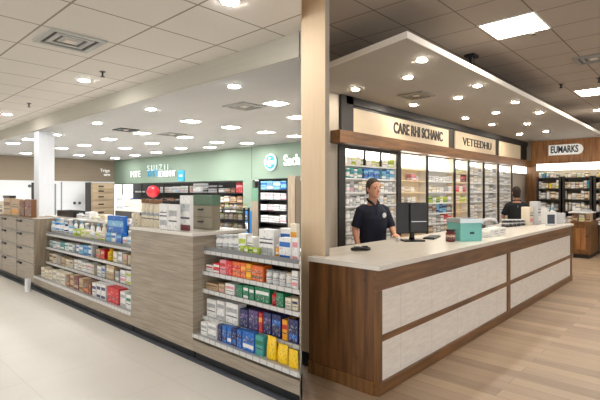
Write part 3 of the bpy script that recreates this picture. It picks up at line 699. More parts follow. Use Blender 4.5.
# shelving in the green wall's long opening
ys0, ys1 = yb_+.02, YT-.02
t = thing('long_shelving', 'long dark wall shelving under the green fascia', 'shelving', (XG+.5, (ys0+ys1)/2, 0))
b = bm_(); box(b, XG+.86, XG+.895, ys0, ys1, FZ, GB); obj('back_panel', b, M['inner_dark'], t)
SZ = [.55, .95, 1.27, 1.60]
for z in SZ: b = bm_(); box(b, XG+.39, XG+.86, ys0, ys1, z-.03, z); obj('shelf', b, M['dark'], t)
for k in range(6): b = bm_(); y = ys0+(ys1-ys0)*k/5; box(b, XG+.352, XG+.388, y-.02, y+.02, FZ, GB-.035); obj('upright', b, M['dark'], t)
XS = XG+.40
G = 'packs in the long dark wall shelving'; A = 'the green jamb'
def rev(sp): return list(reversed(sp))
stock(rev([(160,164,187,'c','white','grey'),(164.3,168,187,'c','white','tan'),(168.3,172,187,'c','white','grey'),(172.3,176,186.5,'c','white','silver'),(176.3,180,186.5,'c','white','sky'),(180.3,184,186,'c','white','pink'),(184.3,188,186,'c','white','grey'),(188.3,191.5,186,'c','cream','pink'),
       (193,201.5,183.5,'c','white','silver'),(203,207,188,'c','black','grey'),(208,216,185.5,'c','grey','black'),(217,224,188.5,'c','white','grey'),(225,230,189,'c','brown','tan'),(231,235,188,'c','brown','maroon'),(236,242.5,183,'c','red','pink')]), 'x', XS, 1.60, 'upper wall shelf', G, A, dep=.3, detail=False, cname='storage_box', zmax=1.975)
stock(rev([(124.5,129,199,'c','white','silver'),(130,134,198,'c','navy','blue'),(160,166,198,'c','black','brown'),(167,174,198,'c','brown','black'),(175,182,199,'c','black','grey'),(219,223,197,'c','cream','white'),(224,229,196,'c','white','tan'),(230,236,197,'c','tan','brown'),(237,242,196,'c','brown','tan')]), 'x', XS, 1.27, 'third wall shelf', G, A, dep=.3, detail=False, cname='storage_box', zmax=1.565)
stock(rev([(219,224,207,'c','white','grey'),(225,230,206.5,'c','white','black'),(231,236,207,'c','cream','grey'),(237,242,206,'c','tan','green')]), 'x', XS, .95, 'second wall shelf', G, A, dep=.3, detail=False, cname='storage_box', zmax=1.235)
# low white counter before the wall shelving with tall things on it
X = 7.9; y0, y1 = Yr(190, X), Yr(115, X)
t = thing('white_service_counter', 'long white service counter before the dark wall shelving', 'counter', (X+.3, (y0+y1)/2, 0))
zc = zat(X, Yr(140, X), 211)
b = bm_(); box(b, X, X+.5, y0, y1, FZ, zc-.04); obj('body', b, M['inner_dark'], t)
b = bm_(); box(b, X-.03, X+.53, y0-.02, y1, zc-.04, zc); obj('worktop', b, M['stone'], t)
G = 'packs on the white service counter'
stock(rev([(116,123,195,'c','white','silver'),(124,129.5,200,'c','white','cream'),(130.5,139.5,199.5,'c','cream','white')]), 'x', X+.05, zc, 'white service counter', G, 'the red ball', dep=.25, detail=True)
c = at(139, 195.5, X=X+.3)
o = carton('white carton with an orange round mark on the dark wall shelving', G, XG+.38, Yr(138, XG+.38), 1.60, .5, .2, zat(XG+.38, Yr(138,XG+.38), 191)-1.60, 'white', 'cream', 'x')
b = bm_(); h = o.dimensions.z; lathe(b, [(h*.4, 0), (h*.4, .01)], seg=20); bmesh.ops.rotate(b, verts=list(b.verts), matrix=Matrix.Rotation(math.pi/2, 3, 'X')); bmesh.ops.translate(b, verts=list(b.verts), vec=(.1, -.002, h*.5)); obj('orange_mark', b, cmat('tan'), o, local=True)
Xb = XG+.2; c = at(153, 191.5, X=X+.25); R = .22
t = thing('red_display_ball', 'glossy red ball on a dark stand before the wall shelving', 'ball', (c.x, c.y, zc))
b = bm_(); lathe(b, [(.09, 0), (.07, .02), (.02, .05), (.02, c.z-zc-R+.02), (.06, c.z-zc-R+.03)], seg=16); obj('stand', b, M['black'], t, local=True)
b = bm_(); bmesh.ops.create_uvsphere(b, u_segments=24, v_segments=14, radius=R); bmesh.ops.translate(b, verts=list(b.verts), vec=(0,0,c.z-zc)); obj('ball', b, mat('gloss_red', (204,26,38), .2), t, local=True, smooth=True)
# black shelving unit in the second opening
X = 8.55; y0, y1 = Yr(287.5, X), Yr(258.5, X); zt = zat(X, (y0+y1)/2, 178.5)
t = thing('black_shelving', 'black shelf unit of white boxes under the round blue sign', 'shelving', (X+.2, (y0+y1)/2, 0))
b = bm_(); box(b, X+.36, X+.4, y0, y1, FZ, zt); obj('back_panel', b, M['inner_dark'], t)
for yy in (y0, y1-.035): b = bm_(); box(b, X, X+.36, yy, yy+.035, FZ, zt); obj('side_panel', b, M['black'], t)
zs = [zat(X, (y0+y1)/2, v) for v in (228, 222.5, 210.5, 199.5, 189.5)]
for z in zs+[zt]: b = bm_(); box(b, X, X+.36, y0+.035, y1-.035, z-.03, z); obj('shelf', b, M['black'], t)
for k, (yt, lab) in enumerate(((216,'lowest visible'),(204.5,'second'),(193.5,'third'),(181.5,'top'))):
    sp = []; p = 260.5
    while p < 285:
        w = rnd.uniform(5, 8.5); sp.append((p, min(p+w, 286.2)-.4, yt+rnd.uniform(-.8, .8), 'c', 'white' if k < 3 else 'sky', rnd.choice(['grey','silver','pink']) if k < 3 else rnd.choice(['white','blue'])))
        p += w
    stock([s for s in sp if s[1]-s[0] > 1], 'x', X+.03, zs[k+1], f'{lab} shelf under round sign', 'boxes in the black shelf unit', 'the taupe post', dep=.25, detail=False, cname='storage_box', lim=(y0+.04, y1-.04), zmax=((zs+[zt])[k+2]-.03))
y2, y3 = yl(X)+.03, y0-.01
t = thing('tall_cupboard', 'tall taupe cupboard between the black shelf unit and the partition', 'cupboard', (X+.2, (y2+y3)/2, 0))
b = bm_(); prism(b, [(X, Yr(295, X)), (X+.12, Yr(295, X)+.12), (X+.12, y3), (X, y3)], FZ, zt+.06); obj('door', b, M['lam_v'], t)
b = bm_(); prism(b, [(X+.01, y2), (X+.01, Yr(295, X)-.005), (X+.1, Yr(295, X)+.08), (X+.1, y2+.11)], FZ, zt+.05); obj('side_panel', b, M['lam_dark'], t)

#==================================================================== RIGHT: COUNTER
CX0, CX1, CY0, CY1 = 3.02, 9.47, 1.975, 2.95
t = thing('service_counter', 'long walnut service counter with white worktop and pale front panels', 'counter', ((CX0+CX1)/2, (CY0+CY1)/2, 0))
ct = t
def yl_x(y): return Xr(L0, y)
def cpoly(x0, y0, x1, y1, off=0):          # outline cut round the wall stub
    return [(x0, y0), (x1, y0), (x1, y1), (yl_x(y1)+.12, y1), (SX+.064, 2.80), (SX+.064, SY-.004), (SX-.014, SY-.004), (SX-.014, 2.70), (x0, 2.70)]
b = bm_(); prism(b, cpoly(CX0+.02, CY0+.03, CX1-.02, CY1-.06), .0, 1.0); obj('carcass', b, M['woodk'], t)
b = bm_(); prism(b, cpoly(CX0-.015, CY0-.03, CX1+.02, CY1), 1.0, 1.04)
obj('worktop', b, M['stone'], t)
b = bm_(); box(b, CX0, CX0+.02, CY0+.03, 2.695, .11, 1.0); obj('end_panel', b, M['woodk'], t)
b = bm_(); box(b, CX0-.012, CX0+.02, CY0+.03, 2.695, 0, .11); obj('end_skirting', b, M['wood'], t)
b = bm_(); box(b, CX0, CX1, CY0, CY0+.03, .832, 1.0); obj('top_band', b, M['woodh'], t)
b = bm_(); box(b, CX0, CX1, CY0-.012, CY0+.03, 0, .095); obj('bottom_rail', b, M['woodh'], t)
xm = 6.08
for (a, c2) in ((CX0, CX0+.07), (xm-.05, xm+.05), (CX1-.05, CX1)):
    b = bm_(); box(b, a, c2, CY0-.004, CY0+.03, .095, .832); obj('stile', b, M['wood'], t)
for (a, c2) in ((CX0+.07, xm-.05), (xm+.05, CX1-.05)):
    b = bm_(); box(b, a, c2, CY0-.004, CY0+.03, .42, .468); obj('mid_rail', b, M['woodh'], t)
    for (z0, z1) in ((.095, .42), (.468, .832)):
        b = bm_(); box(b, a, c2, CY0+.012, CY0+.03, z0, z1); obj('front_panel', b, M['marble'], t)
WT = 1.04
# handset on the counter
c = at(360.5, 250.5, Z=WT)
t = thing('card_terminal', 'black handheld card terminal lying on the white worktop before the man', 'card terminal', (c.x, c.y, WT), math.radians(-38)); t.scale = (.8, .8, .8)
b = bm_(); loft(b, [((-.12,0,.02),(0,.03,0),(0,0,.016)), ((-.10,0,.022),(0,.045,0),(0,0,.02)), ((0,0,.026),(0,.04,0),(0,0,.022)), ((.08,0,.028),(0,.047,0),(0,0,.024)), ((.12,0,.024),(0,.036,0),(0,0,.018))], 16); obj('body', b, M['black'], t, local=True, smooth=True)
b = bm_(); box(b, .02, .09, -.028, .028, .049, .055); obj('screen', b, mat('screen_dark', (40,46,56), .15), t, local=True)
b = bm_()
for i in range(3):
    for j in range(3): box(b, -.08+i*.027, -.062+i*.027, -.026+j*.02, -.012+j*.02, .043, .050)
obj('keypad', b, mat('key_grey', (84,84,88), .5), t, local=True)
# monitor
c = at(412, 241, Z=WT); Dm = c.x*FW[0]+c.y*FW[1]
t = thing('till_monitor', 'black till monitor seen from behind on the counter beside the man', 'monitor', (c.x, c.y, WT), math.radians(-40))
h0 = zat(c.x, c.y, 233.5)-WT; h1 = zat(c.x, c.y, 202.5)-WT
b = bm_(); box(b, -.185, .185, .0, .035, h0, h1, bev=.006); obj('screen_housing', b, M['black'], t, local=True)
b = bm_(); box(b, -.17, .17, .035, .038, h0+.012, h1-.012); obj('display', b, mat('screen_glow', (120,140,160), .2), t, local=True)
b = bm_(); box(b, -.03, .175, -.03, 0, h0+.02, h1-.015, bev=.008); obj('rear_cover', b, mat('graphite_plastic', (38,39,42), .45), t, local=True)
b = bm_(); box(b, -.02, .165, -.034, -.03, (h0+h1)/2-.045, (h0+h1)/2-.036); obj('trim_line', b, M['chrome'], t, local=True)
b = bm_(); tube(b, [(0,.01,.02),(0,0,.06),(.0,.0,h0+.08)], [.035,.028,.025], 12); obj('neck', b, M['black'], t, local=True, smooth=True)
b = bm_(); box(b, -.12, .13, -.09, .12, 0, .018, bev=.007); obj('base', b, M['black'], t, local=True)
c2 = at(432, 238, Z=WT)
t = thing('keyboard', 'low black keyboard beside the monitor base on the counter', 'keyboard', (c2.x, c2.y, WT), math.radians(15))
b = bm_(); box(b, -.2, .2, -.07, .07, 0, .02, bev=.006); obj('case', b, M['black'], t, local=True)
b = bm_()
for i in range(12):
    for j in range(4): box(b, -.185+i*.031, -.160+i*.031, -.058+j*.03, -.034+j*.03, .019, .026)
k = obj('keys', b, mat('key_grey'), t, local=True)
c = at(402.5, 242, Z=WT); o = carton('small white slip of paper tape beside the man\'s hand', None, c.x, c.y+.04, WT, .05, .04, .05, 'white', 'grey', 'y')
o['label'] = 'small white till-roll box standing beside the man\'s hand'
# teal box
c = at(472, 241.2, Z=WT)
t = thing('teal_tissue_box', 'teal box with open silver top standing on the counter', 'box', (c.x, c.y, WT), math.radians(-30))
hh = zat(c.x, c.y, 222.5)-WT
b = bm_(); box(b, -.16, .14, 0, .26, 0, hh, bev=.004); obj('body', b, mat('teal_card', (120,196,190), .5), t, local=True)
b = bm_()
for q in ((-.165,.145,-.005,.02),(-.165,.145,.245,.265),(-.165,-.14,.02,.245),(.12,.145,.02,.245)): box(b, *q, hh-.005, hh+.045)
obj('silver_rim', b, mat('foil', (206,216,220), .3, .4), t, local=True)
b = bm_(); box(b, -.13, .11, .03, .235, hh-.01, hh+.03); obj('contents', b, M['dark'], t, local=True)
b = bm_(); box(b, -.03, .03, -.003, 0, hh*.38, hh*.5); obj('dark_emblem', b, mat('dark_teal', (20,70,72), .5), t, local=True)
c = at(455, 242, Z=WT); bottle('small maroon jar with dark lid beside the teal box', None, c.x, c.y, WT, .11, zat(c.x, c.y, 229.5)-WT, 'maroon', 'black', 'tan', 'y', True, 'jar', 'jar', .8)
# headphones-like bag, white packs
c = at(489, 229.5, Z=WT)
t = thing('telephone', 'dark desk telephone with pale handset behind the white packs', 'telephone', (c.x, c.y, WT), math.radians(-35))
b = bm_(); box(b, -.16, .16, -.1, .1, 0, .07, bev=.015); obj('body', b, mat('phone_dark', (58,56,62), .4), t, local=True)
b = bm_(); tube(b, [(-.12,-.02,.08),(-.12,0,.13),(0,0,.155),(.1,0,.14),(.12,0,.09)], [.035,.035,.028,.035,.035], 12); obj('handset', b, mat('phone_pale', (200,198,200), .4), t, local=True, smooth=True)
G = 'low white packs on the counter'
for i, (p, yb, yt, w, c1, a) in enumerate([(488,237.5,231,.2,'white','cream'),(496,236.5,229,.2,'white','silver'),(503,235,227.5,.22,'white','grey'),(499,231.5,226,.2,'grey','white')]):
    c = at(p, yb, Z=WT); carton(f'low {c1} and {a} pack on the counter, {ORD[i]} along from the teal box', G, c.x, c.y, WT, w, .16, zat(c.x, c.y, yt)-WT, c1, a, 'y', 2)
G = 'small dark tins in a line on the counter'
for i, p in enumerate((509, 513, 517, 521, 525)):
    c = at(p, 227.3-i*.45, Z=WT); bottle(f'small dark tin with pale lid, {ORD[i]} along from the white packs', G, c.x, c.y, WT, .115, zat(c.x, c.y, 219.5)-WT, 'black', 'silver', 'grey', 'y', True, 'tin', 'tin', .85)
G = 'goods at the far end of the counter'
for (p, yb, yt, w, k, c1, a, l) in ((531.5,225,207,.2,'c','cream','pink','cream carton at the far end of the counter beside the dark tins'),(539.5,224.6,201.5,.17,'c','silver','white','tall silver carton, tallest pack at the far end of the counter'),(548,223.6,208,.11,'c','white','tan','white carton close behind the framed card on the counter'),(555.5,222.8,207.5,.10,'b','white','sky','white bottle beyond the framed card on the counter'),(565,222.0,213,.11,'c','silver','white','low silver carton last along the far counter end')):
    c = at(p, yb, Z=WT); X = min(c.x, CX1-.2); c = Vector((X, Yr(p, X), 0)); 
    if k == 'c': carton(l, G, c.x, c.y, WT, w, .14, zat(c.x, c.y, yt)-WT, c1, a, 'y', 0)
    else: bottle(l, G, c.x, c.y, WT, w, zat(c.x, c.y, yt)-WT, c1, a, a, 'y')
c = at(551, 225.5, Z=WT)
t = thing('framed_card', 'small white frame holding a dark card on the counter end', 'picture frame', (c.x, c.y, WT), math.radians(-45))
b = bm_(); box(b, -.10, .10, 0, .02, 0, .24, bev=.003); obj('frame', b, M['white'], t, local=True)
b = bm_(); box(b, -.065, .065, -.003, 0, .03, .19); obj('card', b, mat('dark_card', (34,40,56), .3), t, local=True)

#==================================================================== RIGHT: BACK WALL BAYS
SH = [.55, .77, .98, 1.19, 1.40, 1.62, 1.84, 2.05]
bays = [(344, 397, 'inner', 'first'), (400, 426.3, 'inner_beige', 'second'), (427.3, 453.8, 'inner', 'third'), (454.8, 468, 'inner_beige', 'fourth'), (469, 483, 'inner', 'fifth'), (484, 497.5, 'inner', 'sixth'), (498.5, 511.5, 'inner', 'seventh')]
YF = YB+.03
for k, (p0, p1, inn, o_) in enumerate(bays):
    x0, x1 = Xr(p0, YB), Xr(p1, YB)
    lab = ['lit display bay of many packs directly behind the man at the monitor', 'lit beige display bay with few goods above the monitor', 'lit display bay with white packs beside the beige bay', 'narrow lit bay holding red boxes above the teal box', 'narrow lit bay beyond the red boxes', 'narrow lit bay of pale packs second from the woman-height grey panel', 'last narrow lit bay beside the plain grey panel'][k]
    if k == 5: lab = 'narrow lit bay of pale packs, last but one before the plain grey panel'
    t = thing('display_bay', lab, 'display bay', ((x0+x1)/2, YB+.25, 0), group='lit display bays along the back wall')
    b = bm_(); box(b, x0, x1, YB+.17, YB+.19, 0, 2.345); obj('back_panel', b, M[inn], t)
    xl = Xr(p0-6, YB) if k == 0 else Xr(bays[k-1][1]+(2.8 if k == 1 else 0), YB)+.003
    sides = [(xl, x0+.012)] + ([(x1-.012, Xr(p1+(2.8 if k == 0 else .4), YB))] if k in (0, 6) else [])
    for (a, c2) in sides:
        b = bm_(); box(b, a, c2, YB+.012, YB+.17, 0, 2.34); sp_ = obj('side_panel', b, M[inn], t); ORG[sp_.name] = ORG[t.name]
        b = bm_(); box(b, a, c2, YB-.02, YB+.012, 0, 2.34); obj('front_edge', b, M['dark'], sp_)
    b = bm_(); box(b, x0+.013, x1-.013, YB-.01, YB+.165, 0, .1); obj('plinth', b, M['dark'], t)
    if k == 0: b = bm_(); box(b, x0+.013, x1-.013, YB-.01, YB+.03, 2.29, 2.34); obj('top_rail', b, M['dark'], t)
    b = bm_(); box(b, x0+.013, x1-.013, YB+.145, YB+.17, 2.09, 2.33); obj('light_strip', b, M['glow'], t)
    for z in SH:
        b = bm_(); box(b, x0+.01, x1-.01, YF-.02, YB+.168, z-.025, z); obj('shelf', b, M['white'] if inn == 'inner' else M['inner_beige'], t)
    if k == 0:
        for p in (365, 381): b = bm_(); x = Xr(p, YB); box(b, x-.012, x+.012, YB-.01, YB+.024, 2.052, 2.288); obj('divider', b, M['dark'], t)
GP = [[('white','silver'),('white','grey'),('cream','grey'),('silver','white'),('white','pink'),('grey','white')],]
pal_def = GP[0]
def bayrow(k, zi, spec, where):
    stock(spec, 'y', YF, SH[zi], where, 'packs in the lit display bays', 'partition side', dep=.105, detail=False, cname='medicine_box', lim=(Xr(bays[k][0], YB)+.03, Xr(bays[k][1], YB)-.03), zmax=(SH[zi+1]-.025 if zi < 7 else 2.27))
shname = {7: 'top shelf', 6: 'second shelf down', 5: 'third shelf down', 4: 'fourth shelf down', 3: 'fifth shelf down', 2: 'sixth shelf down', 1: 'seventh shelf down'}
def hpx(zi, frac, px):       # row of the top of a pack filling that part of the shelf gap
    x = Xr(px, YF+.05); z = SH[zi] + frac*.2
    return HZ - (z-CZ)*F/(x*FW[0]+(YF+.05)*FW[1])
def fill(k, zi, p0, p1, wmin, wmax, pal, fmin=.5, fmax=.85, skip=0.0, put=True):
    sp = []; p = p0
    while p < p1-1:
        w = rnd.uniform(wmin, wmax); q = min(p+w, p1)
        if rnd.random() >= skip and q-p > 1:
            c, a = rnd.choice(pal); sp.append((p, q-.25, hpx(zi, rnd.uniform(fmin, fmax), (p+q)/2), 'c', c, a))
        p = q
    if not put: return sp
    if sp: bayrow(k, zi, sp, f'{shname[zi]}, {bays[k][3]} lit bay')
fill(0, 7, 346.5, 396, 4, 6.5, [('lime','white'),('white','lime'),('cream','lime'),('white','cream')], .45, .75)
bayrow(0, 6, fill(0, 6, 346.5, 363, 3.5, 5, [('white','teal'),('teal','white'),('white','sky')], .6, .9, put=False)
       + fill(0, 6, 364, 381, 4.5, 6, [('blue','sky'),('teal','blue')], .8, .95, put=False)
       + fill(0, 6, 382, 396, 3.5, 5, [('white','navy'),('sky','blue'),('sky','white')], .55, .95, put=False), 'second shelf down, first lit bay')
for zi in (5, 4, 3, 2): fill(0, zi, 346.5, 396, 3, 4.5, [('white','grey'),('silver','grey'),('white','silver'),('grey','white'),('cream','grey'),('silver','white'),('white','tan'),('grey','pink')], .6, .92)
fill(0, 1, 346.5, 396, 4, 6, [('white','grey'),('navy','grey'),('green','white')], .5, .85)
bayrow(1, 6, [(411.5,416,hpx(6,.6,413),'c','pink','white'),(416.3,418.5,hpx(6,.4,417),'c','white','pink')], 'second shelf down, second lit bay')
bayrow(1, 5, [(401.5,405,hpx(5,.5,403),'c','cream','white'),(405.3,410,hpx(5,.5,408),'c','cream','tan'),(410.5,414.5,hpx(5,.45,412),'c','white','cream')], 'third shelf down, second lit bay')
bayrow(1, 4, [(401.5,404,hpx(4,.6,403),'c','cream','grey'),(407.5,411,hpx(4,.55,409),'c','white','grey'),(411.5,416,hpx(4,.6,413),'c','white','cream')], 'fourth shelf down, second lit bay')
bayrow(1, 3, [(401.5,405,hpx(3,.6,403),'c','white','grey'),(408.5,414,hpx(3,.4,410),'c','grey','white')], 'fifth shelf down, second lit bay')
for zi, pl, f0, f1 in ((6, [('white','silver'),('white','grey')], .45, .65), (5, [('white','silver'),('cream','white')], .45, .7), (4, [('white','lime'),('lime','green'),('silver','white')], .5, .85), (3, [('sky','navy'),('teal','navy'),('grey','brown'),('brown','grey')], .6, .95), (2, [('white','red'),('red','white'),('white','grey')], .5, .9), (1, [('grey','white'),('tan','cream'),('white','grey')], .6, .9)):
    fill(2, zi, 428.5, 453, 3, 4.6, pl, f0, f1, .12)
fill(3, 7, 456, 467.5, 3, 4, [('cream','lime'),('cream','white')], .3, .5)
fill(3, 6, 456, 467.5, 3.5, 5, [('cream','white'),('red','maroon'),('maroon','red')], .6, .9)
fill(3, 5, 456, 467.5, 3, 4, [('white','cream'),('pink','red'),('maroon','pink')], .6, .9)
fill(3, 4, 456, 467.5, 4, 5, [('lime','cream'),('cream','tan')], .5, .8)
for k in (4, 5, 6):
    for zi in (7, 6, 5, 4, 3, 2):
        fill(k, zi, bays[k][0]+1.2, bays[k][1]-.6, 3, 4.6, [('white','silver'),('silver','white'),('cream','grey'),('grey','white'),('white','lime' if zi == 6 and k == 6 else 'cream')], .5, .9)
# light box over plain grey panel
x0, x1 = Xr(512.8, YB), Xr(524.5, YB)
t = thing('wall_light_box', 'glowing white light box above the plain grey panel', 'light box', ((x0+x1)/2, YB-.02, 2.16))
b = bm_(); box(b, x0, x1, YB-.05, YB, 2.16, 2.34); obj('diffuser', b, M['glow'], t)
b = bm_(); box(b, x0, x1, YB-.055, YB, 2.14, 2.16); obj('frame', b, M['white'], t)
# sign panels
for (p0, p1, z0, z1, s, lab, w) in ((352, 447.3, 2.54, 2.93, 'CARE RHI SCHANC', 'long cream fascia panel with black capital letters', (392, 441)), (454, 494.3, 2.54, 2.95, 'VETEEDHU', 'shorter cream fascia panel with spaced black letters', (461.5, 490)), (498, 519.5, 2.54, 2.95, '', 'cream fascia panel with faint upright lines next to the wood corner', None)):
    x0, x1 = Xr(p0, YB), Xr(p1, YB)
    t = thing('fascia_sign', lab, 'sign', ((x0+x1)/2, YB-.01, z0))
    b = bm_(); box(b, x0, x1, YB-.03, YB-.002, z0, z1, bev=.003); obj('panel', b, M['cream'], t)
    if s:
        a, c = Xr(w[0], YB), Xr(w[1], YB)
        text('lettering', s, M['letter_black'], t, ((a+c)/2, YB-.035, 2.745), .27 if p0 == 352 else .25, 'y', .008, c-a, .006 if p0 == 352 else .0)
    else:
        for q in (500.5, 503, 509, 512.5): b = bm_(); x = Xr(q, YB); box(b, x-.02, x+.02, YB-.034, YB-.03, 2.62, 2.86); obj('faint_line', b, mat('faint_line', (226,206,172), .5), t)

#==================================================================== RIGHT: END WALL
XF = XE-.12
c = at(566.5, 149.5, X=XF-.03)
t = thing('fascia_sign', 'white rounded sign with heavy dark letters on the wood fascia', 'sign', c)
ya, yb2 = Yr(583.5, XF), Yr(549, XF); hh = .145
b = bm_()
pts = []
def rr(y, z): pts.append((y, z))
n = 8; rad = hh
for k in range(n+1): a = -math.pi/2 - math.pi*k/n; rr(ya+rad+rad*math.cos(a)*1, c.z+rad*math.sin(a)*1)
rr(yb2, c.z+hh); rr(yb2, c.z-hh)
f0 = [b.verts.new((XF-.05, y, z)) for y, z in pts]; f1 = [b.verts.new((XF-.002, y, z)) for y, z in pts]
fs = [b.faces.new(f0), b.faces.new(f1[::-1])]+[b.faces.new((f0[i], f0[(i+1) % len(pts)], f1[(i+1) % len(pts)], f1[i])) for i in range(len(pts))]
bmesh.ops.recalc_face_normals(b, faces=fs)
obj('panel', b, mat('sign_white', (238,238,234), .4, emit=.25), t)
text('lettering', 'EUMARKS', mat('letter_navy', (36,44,66), .5), t, (XF-.055, (ya+yb2)/2+.03, c.z), .27, 'x', .008, (yb2-ya)*.80, .007)
# light trough
ya, yb2 = -1.0, Yr(536.5, XE-.5)
t = thing('shelf_light_trough', 'long glowing light trough under the wood fascia', 'light fitting', (XE-.3, (ya+yb2)/2, 2.2))
b = bm_(); box(b, XE-.5, XE-.44, ya, yb2, 2.23, 2.41); obj('diffuser', b, M['glow'], t)
b = bm_(); box(b, XE-.44, XE-.02, ya, yb2, 2.36, 2.415); obj('housing', b, M['white'], t)
# shelving under it: two units with a tier of goods
zE = [.75, 1.10, 1.42, 1.72, 2.02]
names = [(536, 561, 'dark open shelf unit beside the wood post under the trough'), (562, 592, 'dark open shelf unit under the white letter sign'), (593, 625, 'dark open shelf unit beyond the walnut cabinet')]
XQ = XE-.5
for k, (p0, p1, l) in enumerate(names):
    y0, y1 = Yr(p1, XQ)+.01, Yr(p0, XQ)-.01
    t = thing('shelf_unit', l, 'shelving', (XQ+.24, (y0+y1)/2, 0), group='dark shelf units on the end wall')
    for yy in (y0, y1-.05): b = bm_(); box(b, XQ, XQ+.46, yy, yy+.05, 0, 2.05); obj('upright', b, M['dark'], t)
    b = bm_(); box(b, XQ+.44, XQ+.46, y0+.05, y1-.05, 0, 2.0); obj('back_panel', b, mat('end_shelf_back', (150,138,118), .7), t)
    for z in zE: b = bm_(); box(b, XQ, XQ+.44, y0+.05, y1-.05, z-.035, z); obj('shelf', b, M['dark'], t)
    for zi, z in enumerate(zE):
        sp = []; p = p0+1.2
        while p < p1-2:
            w = rnd.uniform(3, 5.5); q = min(p+w, p1-1)
            yy = Yr((p+q)/2, XQ+.04); ht = rnd.uniform(.13, .24) if zi < 4 else rnd.uniform(.08, .16)
            c1, a = rnd.choice([('cream','tan'),('white','grey'),('cream','brown'),('white','tan'),('grey','cream')] + ([('yellow','lime'),('teal','blue'),('white','lime')] if zi >= 3 else []))
            sp.append((p, q-.3, HZ-(z+ht-CZ)*F/((XQ+.04)*FW[0]+yy*FW[1]), rnd.choice('ccj') if zi != 3 else 'c', c1, a)); p = q
        stock(sp, 'x', XQ+.04, z, f'{["lowest","second","third","fourth","top"][zi]} shelf of {["post-side","middle","outer"][k]} dark unit', 'goods on the end wall shelving', 'the post', dep=.2, detail=False, cname='stock_box', lim=(y0+.055, y1-.055), zmax=((zE+[9])[zi+1]-.035))
# walnut cabinet
x0, y0, y1 = 12.72, 2.26, 2.66; zt = zat(12.72, 2.5, 221.5)
t = thing('walnut_cabinet', 'walnut floor cabinet with panelled door beyond the counter end', 'cabinet', (13.2, (y0+y1)/2, 0))
b = bm_(); box(b, x0, 13.7, y0, y1, .1, zt-.03); obj('carcass', b, M['wood'], t)
b = bm_(); box(b, x0+.05, 13.65, y0+.04, y1-.03, 0, .1); obj('plinth', b, M['dark'], t)
b = bm_(); box(b, x0-.03, 13.75, y0-.03, y1+.02, zt-.03, zt, bev=.006); obj('top', b, M['wood'], t)
b = bm_()
for q in ((y0+.04,y0+.09,.16,zt-.1),(y1-.09,y1-.04,.16,zt-.1),(y0+.09,y1-.09,.16,.22),(y0+.09,y1-.09,zt-.16,zt-.1)): box(b, x0-.02, x0, q[0], q[1], q[2], q[3])
d = obj('door', b, M['wood'], t); ORG[d.name] = ORG[t.name]
b = bm_(); box(b, x0-.008, x0, y0+.09, y1-.09, .22, zt-.16); obj('door_panel', b, M['fascia'], d)
b = bm_(); lathe(b, [(.015, 0), (.02, .02)], (0,0,0), 12); bmesh.ops.rotate(b, verts=list(b.verts), matrix=Matrix.Rotation(-math.pi/2, 3, 'Y')); bmesh.ops.translate(b, verts=list(b.verts), vec=(x0-.02, y0+.065, .55)); obj('knob', b, M['dark'], d)
G = 'packs on the walnut cabinet'
for i, (dy, w, h, c1, a) in enumerate(((.33,.12,.2,'brown','tan'),(.19,.12,.17,'cream','lime'),(.06,.1,.2,'tan','brown'))):
    carton(f'{c1} carton under the white tray, {ORD[i]} from the counter side', G, x0+.05, y0+dy, zt, w, .3, h, c1, a, 'x', 0)
b = bm_(); box(b, x0-.05, x0+.55, y0-.03, y1+.06, zt+.205, zt+.235, bev=.006)
o = obj('white_tray', b, M['white']); tag(o, 'flat white tray resting on the packs atop the walnut cabinet', 'tray')
for i, (dx, w, h, c1) in enumerate(((.04,.17,.05,'silver'),(.06,.16,.08,'white'))):
    carton(f'{c1} low pack on the white tray above the walnut cabinet', G, x0+dx, y0+.1+.2*i, zt+.235, w, .25, h, c1, 'grey', 'x', 0)

#==================================================================== PEOPLE
def ring(c, rx, ry, rz=0):
    return (c, (rx*math.cos(rz), rx*math.sin(rz), 0), (-ry*math.sin(rz), ry*math.cos(rz), 0))
def remesh(o, vox, smooth=2):
    m = o.modifiers.new('Remesh', 'REMESH'); m.mode = 'VOXEL'; m.voxel_size = vox; m.use_smooth_shade = True
    if smooth: s = o.modifiers.new('Smooth', 'SMOOTH'); s.iterations = smooth; s.factor = .5
def hand(bm, wrist, direction, palm_n, side, curl=.35):
    """palm, four bent fingers and a thumb; direction = where the fingers point, palm_n = out of the palm, side = thumb side"""
    w, d, n, s = Vector(wrist), Vector(direction).normalized(), Vector(palm_n).normalized(), Vector(side).normalized()
    loft(bm, [(w, s*.026, n*.02), (w+d*.03, s*.036, n*.017), (w+d*.065, s*.042, n*.015), (w+d*.095, s*.041, n*.012)], 12)
    for i, (o_, L) in enumerate(((.031, .070), (.011, .079), (-.010, .073), (-.030, .058))):
        p = w + d*.088 + s*o_
        a = p + d*L*.45 + n*curl*L*.15; e = a + d*L*.32 + n*curl*L*.35; f = e + d*L*.2 + n*curl*L*.35
        tube(bm, [p-d*.012, p, a, e, f], [.0095, .0095, .009, .008, .006], 8)
    p = w + d*.03 + s*.03
    tube(bm, [p-s*.012, p+s*.018+d*.02+n*.004, p+s*.03+d*.05+n*.012, p+s*.03+d*.075+n*.016], [.013, .012, .010, .0075], 8)
